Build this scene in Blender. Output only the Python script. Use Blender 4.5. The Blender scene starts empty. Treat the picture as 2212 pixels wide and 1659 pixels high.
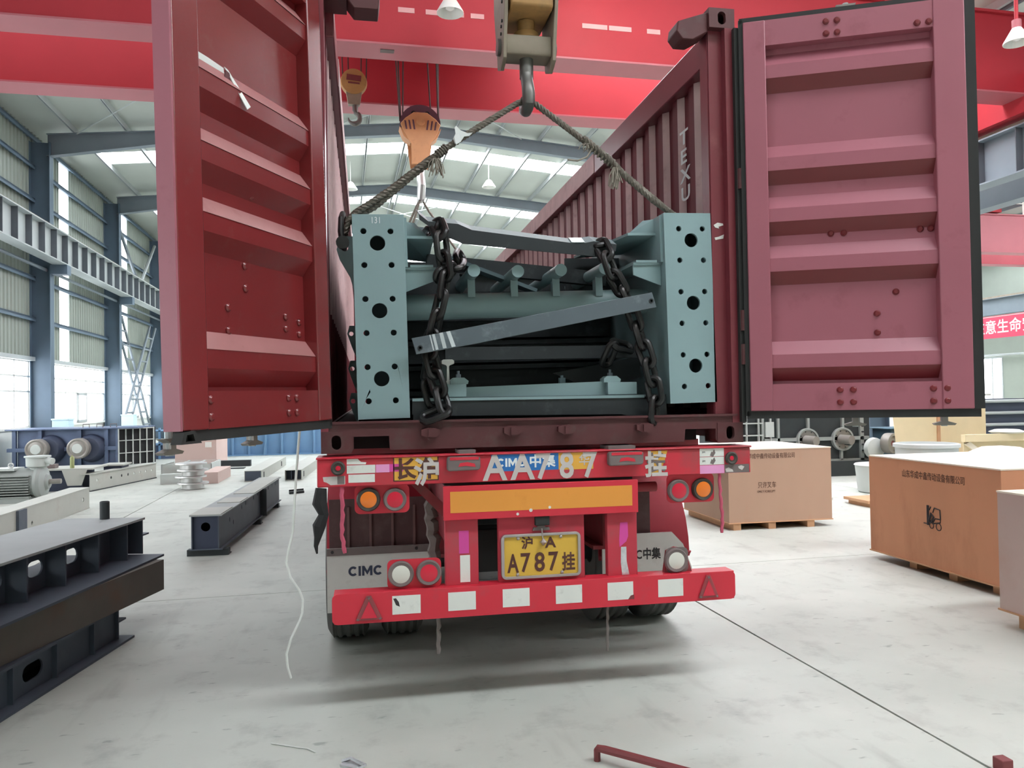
import bpy, bmesh, math, random
from mathutils import Vector, Matrix, noise
from mathutils.geometry import tessellate_polygon
random.seed(7)
SC = bpy.context.scene
COL = SC.collection
PI = math.pi

# ------------------------------------------------------------------ camera, light, exposure
CAM = Vector((0.2331, -4.3411, 1.6834))
_yaw, _pitch, _roll = -0.18542712, 0.0179233, -0.01615443
_f = Vector((-math.sin(_yaw)*math.cos(_pitch), math.cos(_yaw)*math.cos(_pitch), math.sin(_pitch)))
_r0 = Vector((math.cos(_yaw), math.sin(_yaw), 0)); _u0 = _r0.cross(_f)
_r = math.cos(_roll)*_r0 + math.sin(_roll)*_u0
_u = -math.sin(_roll)*_r0 + math.cos(_roll)*_u0
cam_data = bpy.data.cameras.new('camera'); cam_data.sensor_width = 36.0
cam_data.lens = 1700/2212*36; cam_data.clip_start = .05; cam_data.clip_end = 300
cam = bpy.data.objects.new('camera', cam_data); COL.objects.link(cam)
cam.matrix_world = Matrix(((_r.x, _u.x, -_f.x, CAM.x), (_r.y, _u.y, -_f.y, CAM.y), (_r.z, _u.z, -_f.z, CAM.z), (0, 0, 0, 1)))
SC.camera = cam
world = bpy.data.worlds.new('overcast_sky'); SC.world = world; world.use_nodes = True
world.node_tree.nodes['Background'].inputs[0].default_value = (.80, .90, 1.0, 1)
world.node_tree.nodes['Background'].inputs[1].default_value = 1.0
SKY_L, SKY_R = 9.5, 33.0        # glow of the translucent roof sheets under an overcast sky
WALL_E = 5.0        # translucent wall strips
WIN_E = 5.0         # windows seen against the sky
SC.view_settings.view_transform = 'Standard'; SC.view_settings.look = 'None'
SC.view_settings.exposure = 0.0; SC.view_settings.gamma = 1.0; SC.view_settings.use_curve_mapping = False
SC.cycles.max_bounces = 4; SC.cycles.diffuse_bounces = 3; SC.cycles.glossy_bounces = 2; SC.cycles.transmission_bounces = 2
SC.cycles.use_adaptive_sampling = True; SC.cycles.adaptive_threshold = .035
SC.cycles.caustics_reflective = False; SC.cycles.caustics_refractive = False
SC.cycles.sample_clamp_indirect = 8.0
SC.cycles.use_denoising = True
SC.cycles.use_light_tree = False

# ------------------------------------------------------------------ helpers
TH = math.radians(1.5460860)
BM = Matrix.Translation((CAM.x, CAM.y, 0)) @ Matrix.Rotation(TH, 4, 'Z')     # the hall stands 1.5 degrees off the truck
def lin(c):
    o = []
    for v in c[:3]:
        v = v/255
        o.append(v/12.92 if v <= .04045 else ((v+.055)/1.055)**2.4)
    return (*o, 1)
MATS = {}
def mat(name, rgb, rough=.6, metal=0., var=.12, scale=4., bump=0., dirt=None, dirt_amt=.4, dirt_scale=2.5, emit=0., coat=0., stretch=None, spec=.5, alpha=1., trans=0.):
    m = bpy.data.materials.new(name); m.use_nodes = True
    nt = m.node_tree; N = nt.nodes; L = nt.links
    b = N['Principled BSDF']
    b.inputs['Roughness'].default_value = rough; b.inputs['Metallic'].default_value = metal
    b.inputs['Specular IOR Level'].default_value = spec
    b.inputs['Coat Weight'].default_value = coat
    base = lin(rgb)
    if emit:
        b.inputs['Base Color'].default_value = base
        b.inputs['Emission Color'].default_value = base; b.inputs['Emission Strength'].default_value = emit; m.cycles.emission_sampling = 'FRONT'
        MATS[name] = m; return m
    tc = N.new('ShaderNodeTexCoord'); mp = N.new('ShaderNodeMapping'); L.new(tc.outputs['Object'], mp.inputs[0])
    if stretch: mp.inputs['Scale'].default_value = stretch
    n1 = N.new('ShaderNodeTexNoise'); n1.inputs['Scale'].default_value = scale; n1.inputs['Detail'].default_value = 5
    L.new(mp.outputs[0], n1.inputs['Vector'])
    mx = N.new('ShaderNodeMix'); mx.data_type = 'RGBA'
    L.new(n1.outputs['Fac'], mx.inputs['Factor'])
    mx.inputs['A'].default_value = [min(1, c*(1-var*1.6)) for c in base[:3]]+[1]
    mx.inputs['B'].default_value = [min(1, c*(1+var*1.6)) for c in base[:3]]+[1]
    out = mx.outputs['Result']
    if dirt:
        n2 = N.new('ShaderNodeTexNoise'); n2.inputs['Scale'].default_value = dirt_scale; n2.inputs['Detail'].default_value = 8; n2.inputs['Roughness'].default_value = .65
        L.new(mp.outputs[0], n2.inputs['Vector'])
        rp = N.new('ShaderNodeValToRGB'); rp.color_ramp.elements[0].position = .62-.25*dirt_amt; rp.color_ramp.elements[1].position = .78-.1*dirt_amt
        rp.color_ramp.elements[0].color = (0, 0, 0, 1); v = min(1., .35+dirt_amt*.6); rp.color_ramp.elements[1].color = (v, v, v, 1)
        L.new(n2.outputs['Fac'], rp.inputs[0])
        m2 = N.new('ShaderNodeMix'); m2.data_type = 'RGBA'
        L.new(rp.outputs[0], m2.inputs['Factor']); L.new(out, m2.inputs['A']); m2.inputs['B'].default_value = lin(dirt)
        out = m2.outputs['Result']
    L.new(out, b.inputs['Base Color'])
    if bump:
        n3 = N.new('ShaderNodeTexNoise'); n3.inputs['Scale'].default_value = scale*6; n3.inputs['Detail'].default_value = 4
        L.new(mp.outputs[0], n3.inputs['Vector'])
        bp = N.new('ShaderNodeBump'); bp.inputs['Strength'].default_value = bump; bp.inputs['Distance'].default_value = .01
        L.new(n3.outputs['Fac'], bp.inputs['Height']); L.new(bp.outputs[0], b.inputs['Normal'])
    if trans: b.inputs['Transmission Weight'].default_value = trans
    if alpha < 1: b.inputs['Alpha'].default_value = alpha
    MATS[name] = m
    return m

class MB:
    def __init__(s): s.v = []; s.f = []; s.M = None
    def add(s, vs, fs):
        o = len(s.v)
        s.v += [tuple(s.M @ Vector(p)) for p in vs] if s.M else [tuple(p) for p in vs]
        s.f += [tuple(i+o for i in q) for q in fs]
        return s
    def box(s, x0, x1, y0, y1, z0, z1):
        return s.add([(x, y, z) for z in (z0, z1) for y in (y0, y1) for x in (x0, x1)],
                     [(0, 2, 3, 1), (4, 5, 7, 6), (0, 1, 5, 4), (2, 6, 7, 3), (0, 4, 6, 2), (1, 3, 7, 5)])
    def hexa(s, a, b):          # two quads, a and b, four points each
        return s.add(list(a)+list(b), [(3, 2, 1, 0), (4, 5, 6, 7)]+[(i, (i+1) % 4, (i+1) % 4+4, i+4) for i in range(4)])
    @staticmethod
    def _p(ax, a, b, t):
        return {'x': (t, a, b), 'y': (a, t, b), 'z': (a, b, t)}[ax]
    def prism(s, poly, ax, t0, t1): return s.plate(poly, [], ax, t0, t1)
    def plate(s, outer, holes, ax, t0, t1):
        loops = [outer]+list(holes)
        tri = tessellate_polygon([[Vector((p[0], p[1], 0)) for p in l] for l in loops]) if (holes or len(outer) > 4) else ([(0, 1, 2, 3)] if len(outer) == 4 else [(0, 1, 2)])
        pts = [p for l in loops for p in l]; n = len(pts)
        vs = [s._p(ax, p[0], p[1], t0) for p in pts]+[s._p(ax, p[0], p[1], t1) for p in pts]
        fs = [tuple(t) for t in tri]+[tuple(i+n for i in reversed(t)) for t in tri]
        o = 0
        for l in loops:
            k = len(l)
            fs += [(o+i, o+(i+1) % k, o+(i+1) % k+n, o+i+n) for i in range(k)]
            o += k
        return s.add(vs, fs)
    def cyl(s, p0, p1, r, n=16, r1=None, cap=True):
        p0, p1 = Vector(p0), Vector(p1); r1 = r if r1 is None else r1
        d = (p1-p0).normalized(); a = d.orthogonal().normalized(); b = d.cross(a)
        vs = [p0+(a*math.cos(2*PI*i/n)+b*math.sin(2*PI*i/n))*r for i in range(n)]+[p1+(a*math.cos(2*PI*i/n)+b*math.sin(2*PI*i/n))*r1 for i in range(n)]
        fs = [(i, (i+1) % n, (i+1) % n+n, i+n) for i in range(n)]
        if cap: fs += [tuple(range(n-1, -1, -1)), tuple(range(n, 2*n))]
        return s.add(vs, fs)
    def lathe(s, prof, p, d, n=24, close=False):
        p = Vector(p); d = Vector(d).normalized(); a = d.orthogonal().normalized(); b = d.cross(a)
        vs = []; k = len(prof)
        for r, h in prof: vs += [p+d*h+(a*math.cos(2*PI*i/n)+b*math.sin(2*PI*i/n))*r for i in range(n)]
        fs = [(j*n+i, j*n+(i+1) % n, (j+1) % k*n+(i+1) % n, (j+1) % k*n+i) for j in range(k if close else k-1) for i in range(n)]
        if not close: fs += [tuple(range(n-1, -1, -1)), tuple(range((k-1)*n, k*n))]
        return s.add(vs, fs)
    def tube(s, pts, r, n=8, closed=False, rs=None):
        P = [Vector(p) for p in pts]; k = len(P); vs = []
        t = (P[1]-P[0]).normalized(); a = t.orthogonal().normalized()
        for i in range(k):
            if closed: d = P[(i+1) % k]-P[i-1]
            else: d = P[min(i+1, k-1)]-P[max(i-1, 0)]
            d.normalize(); a = (a-d*a.dot(d)).normalized(); b = d.cross(a); rr = rs[i] if rs else r
            vs += [P[i]+(a*math.cos(2*PI*j/n)+b*math.sin(2*PI*j/n))*rr for j in range(n)]
        m = k if closed else k-1
        fs = [(i*n+j, i*n+(j+1) % n, (i+1) % k*n+(j+1) % n, (i+1) % k*n+j) for i in range(m) for j in range(n)]
        if not closed: fs += [tuple(range(n-1, -1, -1)), tuple(range((k-1)*n, k*n))]
        return s.add(vs, fs)
    def strip(s, poly, ax, t0, t1, th):        # thin folded sheet: 2-D polyline with thickness, extruded
        k = len(poly); off = []
        for i in range(k):
            a = Vector(poly[max(i-1, 0)]); b = Vector(poly[min(i+1, k-1)]); d = (b-a).normalized()
            off.append((poly[i][0]-d.y*th, poly[i][1]+d.x*th))
        vs = []
        for t in (t0, t1): vs += [s._p(ax, p[0], p[1], t) for p in poly]+[s._p(ax, p[0], p[1], t) for p in off]
        fs = []
        for i in range(k-1):
            fs += [(i, i+1, 2*k+i+1, 2*k+i), (k+i, 3*k+i, 3*k+i+1, k+i+1), (i, k+i, k+i+1, i+1), (2*k+i, 2*k+i+1, 3*k+i+1, 3*k+i)]
        fs += [(0, 2*k, 3*k, k), (k-1, 2*k-1, 4*k-1, 3*k-1)]
        return s.add(vs, fs)
    def mesh(s, name, smooth=True):
        me = bpy.data.meshes.new(name); me.from_pydata(s.v, [], s.f)
        bm = bmesh.new(); bm.from_mesh(me); bmesh.ops.recalc_face_normals(bm, faces=bm.faces); bm.to_mesh(me); bm.free()
        if smooth:
            for p in me.polygons: p.use_smooth = True
            me.set_sharp_from_angle(angle=math.radians(32))
        return me
def sheet_mesh(name, pts, toward):          # a single thin sheet whose lit face looks towards a point
    me = bpy.data.meshes.new(name); P = [Vector(p) for p in pts]
    n = (P[1]-P[0]).cross(P[2]-P[0])
    if n.dot(Vector(toward)-P[0]) < 0: P.reverse()
    me.from_pydata([tuple(p) for p in P], [], [(0, 1, 2, 3)]); return me
def rect(x0, x1, y0, y1): return [(x0, y0), (x1, y0), (x1, y1), (x0, y1)]
def circ(x, y, r, n=20, ry=None): return [(x+r*math.cos(2*PI*i/n), y+(ry or r)*math.sin(2*PI*i/n)) for i in range(n)]
def rrect(x0, x1, y0, y1, r, n=4):
    o = []
    for cx, cy, a0 in ((x1-r, y0+r, -90), (x1-r, y1-r, 0), (x0+r, y1-r, 90), (x0+r, y0+r, 180)):
        o += [(cx+r*math.cos(math.radians(a0+90*i/n)), cy+r*math.sin(math.radians(a0+90*i/n))) for i in range(n+1)]
    return o
INV = {}
def props(o, label=None, cat=None, group=None, kind=None):
    for k, v in (('label', label), ('category', cat), ('group', group), ('kind', kind)):
        if v: o[k] = v
def obj(name, mb, m, parent=None, M=None, label=None, cat=None, group=None, kind=None, bevel=0, smooth=True):
    me = mb.mesh(name, smooth) if isinstance(mb, MB) else mb
    o = bpy.data.objects.new(name, me); COL.objects.link(o)
    if m is not None and not me.materials: me.materials.append(MATS[m] if isinstance(m, str) else m)
    if parent:
        o.parent = parent
        if parent.name in INV: o.matrix_parent_inverse = INV[parent.name]
    if M is not None: o.matrix_basis = M
    if bevel:
        md = o.modifiers.new('bevel', 'BEVEL'); md.width = bevel; md.segments = 2; md.limit_method = 'ANGLE'; md.angle_limit = math.radians(40)
    props(o, label, cat, group, kind)
    return o
def thing(name, loc, label, cat, group=None, rz=0, M=None, world=False, kind=None):
    o = bpy.data.objects.new(name, None); COL.objects.link(o); o.empty_display_size = .2
    mm = M if M is not None else Matrix.Translation(loc) @ Matrix.Rotation(rz, 4, 'Z')
    o.matrix_basis = mm
    if world: INV[o.name] = mm.inverted()
    props(o, label, cat, group, kind)
    return o
def text(name, s, size, m, parent, M, ex=.0006, off=0., sx=1., align='LEFT'):
    cu = bpy.data.curves.new(name, 'FONT'); cu.body = s; cu.size = size; cu.extrude = ex; cu.offset = off; cu.align_x = align; cu.resolution_u = 3
    t = bpy.data.objects.new(name+'_src', cu); COL.objects.link(t)
    me = bpy.data.meshes.new_from_object(t); bpy.data.objects.remove(t); bpy.data.curves.remove(cu)
    if sx != 1: me.transform(Matrix.Diagonal((sx, 1, 1, 1)))
    me.materials.clear()
    return obj(name, me, m, parent, M)
def facing(x, y, z, rz=0., tilt=0.):   # text plane standing upright, read by someone looking along +y
    return Matrix.Translation((x, y, z)) @ Matrix.Rotation(rz, 4, 'Z') @ Matrix.Rotation(PI/2, 4, 'X') @ Matrix.Rotation(tilt, 4, 'Z')

# ------------------------------------------------------------------ materials
mat('concrete', (184, 188, 180), .5, var=.09, scale=1.3, bump=.12, dirt=(132, 134, 130), dirt_amt=.35, dirt_scale=3.2)
mat('joint', (92, 92, 88), .9, var=.2)
mat('plaster', (226, 228, 222), .8, var=.03)
mat('cladding', (146, 154, 144), .42, var=.06, scale=1.2)
mat('roof_sheet', (172, 177, 170), .5, var=.04, scale=1.)
mat('steel_blue', (92, 110, 126), .55, var=.1, scale=2.)
mat('steel_grey', (120, 130, 138), .5, var=.08, scale=2.)
mat('steel_light', (176, 182, 182), .5, var=.06, scale=2.)
mat('stiff_dark', (92, 98, 104), .6, var=.08)
mat('skylight_left', (243, 249, 255), emit=SKY_L); mat('skylight_right', (247, 250, 255), emit=SKY_R)
mat('wall_light', (250, 252, 255), emit=WALL_E)
mat('pane', (248, 251, 255), emit=WIN_E)
mat('crane_red', (170, 44, 54), .6, spec=.35, var=.06, scale=1.5)
mat('crane_flange', (172, 94, 102), .5, var=.06, scale=1.5)
mat('crane_light_spot', (214, 160, 158), .6, var=.08)
mat('maroon', (122, 54, 62), .3, var=.1, scale=3., dirt=(150, 92, 92), dirt_amt=.12, dirt_scale=5)
mat('maroon_door_l', (122, 38, 40), .26, spec=.8, var=.08, scale=3., dirt=(120, 62, 60), dirt_amt=.12, dirt_scale=7)
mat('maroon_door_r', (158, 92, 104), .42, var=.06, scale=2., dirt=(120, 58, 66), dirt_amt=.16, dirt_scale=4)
mat('maroon_dark', (84, 42, 44), .6, var=.2, scale=5., dirt=(84, 74, 70), dirt_amt=.4, dirt_scale=6)
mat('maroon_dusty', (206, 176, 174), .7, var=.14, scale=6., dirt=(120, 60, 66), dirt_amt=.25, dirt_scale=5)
mat('maroon_clean_shade', (112, 36, 40), .4, var=.08, scale=3.)
mat('maroon_dust_sheen_l', (168, 112, 112), .5, var=.08, scale=5., dirt=(136, 60, 62), dirt_amt=.15, dirt_scale=6)
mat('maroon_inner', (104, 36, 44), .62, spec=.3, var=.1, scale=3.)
mat('rubber', (38, 38, 37), .75, var=.2, scale=6.)
mat('tyre', (96, 96, 93), .85, var=.15, scale=8., dirt=(104, 102, 98), dirt_amt=.35, dirt_scale=6)
mat('trailer_red', (198, 46, 62), .45, var=.1, scale=3., dirt=(120, 80, 80), dirt_amt=.46, dirt_scale=4.)
mat('trailer_red_clean', (206, 44, 62), .42, var=.06, scale=3., dirt=(150, 90, 90), dirt_amt=.15, dirt_scale=4.)
mat('trailer_dirty', (150, 60, 66), .7, var=.25, scale=5., dirt=(96, 88, 84), dirt_amt=.6, dirt_scale=4)
mat('mud_red', (186, 52, 68), .6, var=.18, scale=3., dirt=(118, 86, 84), dirt_amt=.4, dirt_scale=3)
mat('mudflap', (86, 60, 60), .8, var=.2, scale=4., dirt=(120, 104, 98), dirt_amt=.4)
mat('mud_white', (216, 212, 208), .8, var=.1, scale=5., dirt=(158, 140, 134), dirt_amt=.3, dirt_scale=5)
mat('mud_rib', (112, 84, 82), .8, var=.15, scale=4.)
mat('glyph_navy', (56, 62, 84), .7, var=.08)
mat('sticker_white', (222, 222, 216), .5, var=.05, dirt=(168, 166, 160), dirt_amt=.2, dirt_scale=14)
mat('sticker_pink', (224, 150, 196), .5, var=.1)
mat('sticker_magenta', (206, 70, 150), .5, var=.12)
mat('sticker_amber', (226, 150, 62), .5, var=.06, dirt=(196, 120, 44), dirt_amt=.3, dirt_scale=4)
mat('sticker_yellow', (222, 166, 66), .5, var=.05)
mat('sticker_blue', (40, 108, 176), .5, var=.05)
mat('paint_white', (196, 188, 184), .7, var=.1, dirt=(190, 120, 120), dirt_amt=.15, dirt_scale=20)
mat('glyph_white', (226, 230, 230), .6, var=.04)
mat('glyph_brown', (84, 48, 40), .7, var=.1)
mat('glyph_dark', (54, 50, 52), .8, var=.1)
mat('glyph_crate', (84, 58, 46), .8, var=.2, scale=30)
mat('glyph_banner', (250, 236, 236), .7, var=.02)
mat('plate_yellow', (214, 172, 66), .45, var=.06, scale=8.)
mat('chrome_dull', (176, 168, 166), .35, metal=.7, var=.1)
mat('lens_orange', (232, 120, 30), .25, var=.05, coat=.4)
mat('lens_red', (206, 20, 54), .25, var=.06, coat=.4)
mat('lens_white', (214, 212, 202), .3, var=.05, coat=.3)
mat('lamp_rim', (58, 52, 46), .6, var=.15)
mat('dirt_grey', (116, 104, 102), .85, var=.15, scale=8.)
mat('frame_blue', (134, 158, 160), .45, var=.05, scale=2.5, dirt=(128, 148, 152), dirt_amt=.18, dirt_scale=7)
mat('frame_blue_dark', (84, 102, 106), .5, var=.1, scale=3.)
mat('dark_steel', (38, 43, 46), .5, var=.14, scale=4., dirt=(92, 98, 100), dirt_amt=.25, dirt_scale=6)
mat('bar_grey', (88, 98, 104), .45, var=.1, scale=4., dirt=(150, 160, 164), dirt_amt=.2, dirt_scale=9)
mat('scraped', (196, 204, 206), .4, var=.2, scale=20, stretch=(1, 1, .1))
mat('chain_steel', (58, 58, 58), .38, metal=.75, var=.25, scale=12., dirt=(60, 52, 48), dirt_amt=.4, dirt_scale=14)
mat('wire_rope', (112, 106, 96), .55, metal=.35, var=.18, scale=30., bump=.2)
mat('twine', (150, 142, 130), .9, var=.2, scale=30)
mat('white_tape', (226, 230, 228), .6, var=.05)
mat('container_floor', (60, 54, 50), .8, var=.2, scale=3.)
mat('hook_yellow', (176, 134, 82), .55, var=.15, scale=5., dirt=(120, 96, 72), dirt_amt=.4, dirt_scale=6)
mat('hook_orange', (206, 150, 104), .55, var=.1, scale=5., dirt=(150, 96, 62), dirt_amt=.25, dirt_scale=6)
mat('hook_plate', (146, 134, 118), .55, var=.15, scale=6., dirt=(104, 92, 78), dirt_amt=.4, dirt_scale=7)
mat('hook_steel', (112, 110, 106), .42, metal=.5, var=.15, scale=8.)
mat('hook_maroon', (92, 62, 76), .6, var=.1)
mat('bright_steel', (206, 206, 204), .3, metal=.6, var=.08)
mat('thin_rope', (66, 50, 48), .7, var=.2)
mat('beam_dark', (74, 82, 94), .6, var=.14, scale=3., dirt=(92, 100, 108), dirt_amt=.3, dirt_scale=5)
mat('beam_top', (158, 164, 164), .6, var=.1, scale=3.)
mat('rusty', (98, 92, 86), .75, var=.18, scale=3., dirt=(118, 84, 64), dirt_amt=.35, dirt_scale=2.5)
mat('beam_pale', (176, 178, 170), .55, var=.08, scale=2.5, dirt=(158, 142, 132), dirt_amt=.2)
mat('navy', (52, 60, 80), .55, var=.12, scale=3.)
mat('machine_blue', (88, 104, 132), .55, var=.12, scale=3., dirt=(66, 76, 104), dirt_amt=.4, dirt_scale=2)
mat('machine_grey', (150, 156, 152), .5, var=.08, scale=3.)
mat('machine_pale', (188, 194, 190), .5, var=.06, scale=3.)
mat('machine_black', (44, 50, 52), .6, var=.15, scale=3.)
mat('black_void', (24, 26, 28), .8, var=.1)
mat('teal_blue', (64, 96, 112), .55, var=.12, scale=3.)
mat('shaft_grey', (142, 138, 132), .45, metal=.3, var=.1)
mat('far_blue', (104, 142, 176), .6, var=.08, scale=2.)
mat('tube_end', (72, 82, 96), .6, var=.1)
mat('crate_tan', (176, 144, 122), .75, var=.06, scale=2., stretch=(1, 1, .35), dirt=(176, 128, 102), dirt_amt=.28, dirt_scale=3)
mat('crate_orange', (206, 146, 110), .75, var=.08, scale=2., stretch=(1, 1, .35), dirt=(166, 108, 76), dirt_amt=.35, dirt_scale=2.2)
mat('crate_pink', (198, 174, 166), .75, var=.05, scale=2., dirt=(190, 156, 142), dirt_amt=.25)
mat('crate_top', (236, 226, 208), .75, var=.04)
mat('pallet_wood', (196, 152, 116), .85, var=.12, scale=8.)
mat('cream_wood', (226, 208, 170), .75, var=.06, scale=3.)
mat('rope_white', (216, 218, 214), .7, var=.05)
mat('rag_black', (30, 30, 31), .85, var=.3, scale=20)
mat('rag_pink', (186, 82, 104), .85, var=.15, scale=20)
mat('rag_grey', (112, 104, 100), .9, var=.2, scale=20)
mat('rust_red', (120, 56, 58), .6, var=.12, scale=8.)
mat('foil', (206, 208, 212), .3, metal=.5, var=.3, scale=30)
mat('banner_red', (222, 76, 104), .6, var=.04)
mat('pale_blue', (196, 222, 232), .6, var=.04)
mat('lamp_white', (228, 228, 222), .4, var=.03)
mat('lamp_glass', (240, 240, 236), .2, var=.02)
mat('green_can', (156, 164, 110), .5, var=.1)
mat('plastic_film', (222, 224, 220), .3, var=.05)
mat('bin_grey', (190, 196, 194), .45, var=.05)

# floor: small dark flecks and scuffs on the concrete
_m = MATS['concrete']; _nt = _m.node_tree; _b = _nt.nodes['Principled BSDF']; _src = _b.inputs['Base Color'].links[0].from_socket
_tc = [n for n in _nt.nodes if n.type == 'TEX_COORD'][0]
for _sc, _st, _lo, _hi, _col, _amt in ((3.2, (1, 2.6, 1), .66, .72, (112, 116, 112), .55), (1.1, (2.2, .5, 1), .60, .75, (150, 152, 146), .45), (.55, (1, 1, 1), .5, .7, (206, 206, 198), .35)):
    _mp = _nt.nodes.new('ShaderNodeMapping'); _mp.inputs['Scale'].default_value = (_st[0]*_sc, _st[1]*_sc, _sc); _mp.inputs['Rotation'].default_value = (0, 0, .2*_sc)
    _n = _nt.nodes.new('ShaderNodeTexNoise'); _n.inputs['Scale'].default_value = 2.2; _n.inputs['Detail'].default_value = 4
    _r = _nt.nodes.new('ShaderNodeValToRGB'); _r.color_ramp.elements[0].position = _lo; _r.color_ramp.elements[1].position = _hi; _r.color_ramp.elements[0].color = (0, 0, 0, 1); _r.color_ramp.elements[1].color = (_amt, _amt, _amt, 1)
    _x = _nt.nodes.new('ShaderNodeMix'); _x.data_type = 'RGBA'; _x.inputs['B'].default_value = lin(_col)
    _nt.links.new(_tc.outputs['Object'], _mp.inputs[0]); _nt.links.new(_mp.outputs[0], _n.inputs['Vector']); _nt.links.new(_n.outputs['Fac'], _r.inputs[0]); _nt.links.new(_r.outputs[0], _x.inputs['Factor']); _nt.links.new(_src, _x.inputs['A'])
    _src = _x.outputs['Result']
_nt.links.new(_src, _b.inputs['Base Color'])

# ================================================================== the hall (its own frame BM: x across, y along the hall)
XL, XR, XR2 = -9.1, 13.9, 36.9
Y0, Y1 = -4.0, 63.5
COLY = [26+7.5*k for k in range(-4, 6)]
def roof_z(x, side=0):            # top of rafter
    if side == 0: return 10.82-.088*abs(x-2.4)
    return 10.82-.088*abs(x-25.4)
# floor: a bed with separate concrete slabs
fl = obj('floor', MB().box(XL-.1, XR2+.1, Y0, Y1, -.12, -.03), 'joint', M=BM, label='pale worn concrete floor of the workshop', kind='structure')
xs = [XL]+[2.80+6*k for k in range(-1, 6)]+[XR2]
ys = [Y0]+[7.25+6*k for k in range(-1, 10)]+[Y1]
xs = sorted(x for x in xs if XL <= x <= XR2); ys = sorted(y for y in ys if Y0 <= y <= Y1)
for i in range(len(xs)-1):
    for j in range(len(ys)-1):
        gx = .007; n = 14
        a = []
        for t in range(n+1): a.append((xs[i]+gx+.004*noise.noise((t*1.7, i*3.1, j*5.))+.002, ys[j]+.005+(ys[j+1]-ys[j]-.010)*t/n))
        b = []
        for t in range(n+1): b.append((xs[i+1]-gx-.004*noise.noise((t*1.7, (i+1)*3.3, j*5.+9)), ys[j]+.005+(ys[j+1]-ys[j]-.010)*t/n))
        obj('floor_slab', MB().prism(a+b[::-1], 'z', -.03, 0), 'concrete', fl)
# ---- left wall
def corr(y0, y1, x, pitch=.25, d=.035, s=1):
    o = []; y = y0
    while y < y1-.01:
        for dy, dx in ((0, 0), (.10, 0), (.13, d), (.21, d)):
            if y+dy*pitch/.25 < y1: o.append((x+s*dx, y+dy*pitch/.25))
        y += pitch
    o.append((x, y1)); return o
wl = obj('wall_left', MB().box(XL-.25, XL-.02, Y0, Y1, 0, 1.02), 'plaster', M=BM, label='corrugated metal side wall with low plastered base and window band', kind='structure')
obj('sill', MB().box(XL-.25, XL+.05, Y0, Y1, 1.0, 1.06), 'plaster', wl)
for k in range(len(COLY)-1):
    ya, yb = COLY[k], COLY[k+1]; near = 18 < ya < 42
    if near:
        obj('cladding_sheet', MB().strip(corr(ya, ya+2.45, XL), 'z', 3.1, 9.95, .01), 'cladding', wl)
        obj('cladding_sheet', MB().strip(corr(ya+3.45, yb, XL), 'z', 3.1, 9.95, .01), 'cladding', wl)
    else:
        obj('cladding_sheet', MB().box(XL-.05, XL, ya, ya+2.45, 3.1, 9.95), 'cladding', wl)
        obj('cladding_sheet', MB().box(XL-.05, XL, ya+3.45, yb, 3.1, 9.95), 'cladding', wl)
    obj('translucent_strip', sheet_mesh('translucent_strip', [(XL-.03, ya+2.45, 3.1), (XL-.03, ya+3.45, 3.1), (XL-.03, ya+3.45, 9.75), (XL-.03, ya+2.45, 9.75)], (0, ya, 3)), 'wall_light', wl)
    for z in (4.3, 5.52, 6.7, 7.87, 8.87, 9.75):
        obj('girt', MB().box(XL+.0, XL+.16, ya+.0, yb, z-.03, z+.03).box(XL+.13, XL+.16, ya, yb, z-.1, z+.03), 'steel_blue', wl)
    obj('window_header', MB().box(XL-.02, XL+.14, ya, yb, 3.02, 3.14), 'steel_light', wl)
    # window band
    w = thing('window_%d' % (k+1), (0, 0, 0), 'white framed window band in the left wall', 'window', M=BM @ Matrix.Translation((XL, ya, 1.06)), kind='structure')
    del w['category']
    n = 7; wy = 7.5/n
    for i in range(n):
        for z0, z1 in ((0, 1.05), (1.05, 1.5), (1.5, 1.96)):
            obj('pane', sheet_mesh('pane', [(-.09, i*wy+.03, z0+.02), (-.09, (i+1)*wy-.03, z0+.02), (-.09, (i+1)*wy-.03, z1-.02), (-.09, i*wy+.03, z1-.02)], (9, 0, 0)), 'pane', w)
    fr = MB()
    for i in range(n+1): fr.box(-.12, -.05, i*wy-.03, i*wy+.03, 0, 1.96)
    for z in (0, 1.05, 1.5, 1.96): fr.box(-.12, -.05, 0, 7.5, z-.025, z+.025)
    obj('window_frame', fr, 'lamp_white', w)
    for i in (0, 4):
        sf = MB().box(-.05, -.0, i*wy+.04, i*wy+.12, .02, 1.05).box(-.05, 0, (i+1)*wy-.12, (i+1)*wy-.04, .02, 1.05).box(-.05, 0, i*wy+.04, (i+1)*wy-.04, .97, 1.05).box(-.05, 0, i*wy+.04, (i+1)*wy-.04, .02, .1)
        obj('sash', sf, 'steel_light', w)
# conduit pipe along the wall
obj('wall_pipe', MB().tube([(XL+.45, 12, 5.75), (XL+.45, 60, 5.75)], .05, 8), 'steel_grey', wl)
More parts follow.
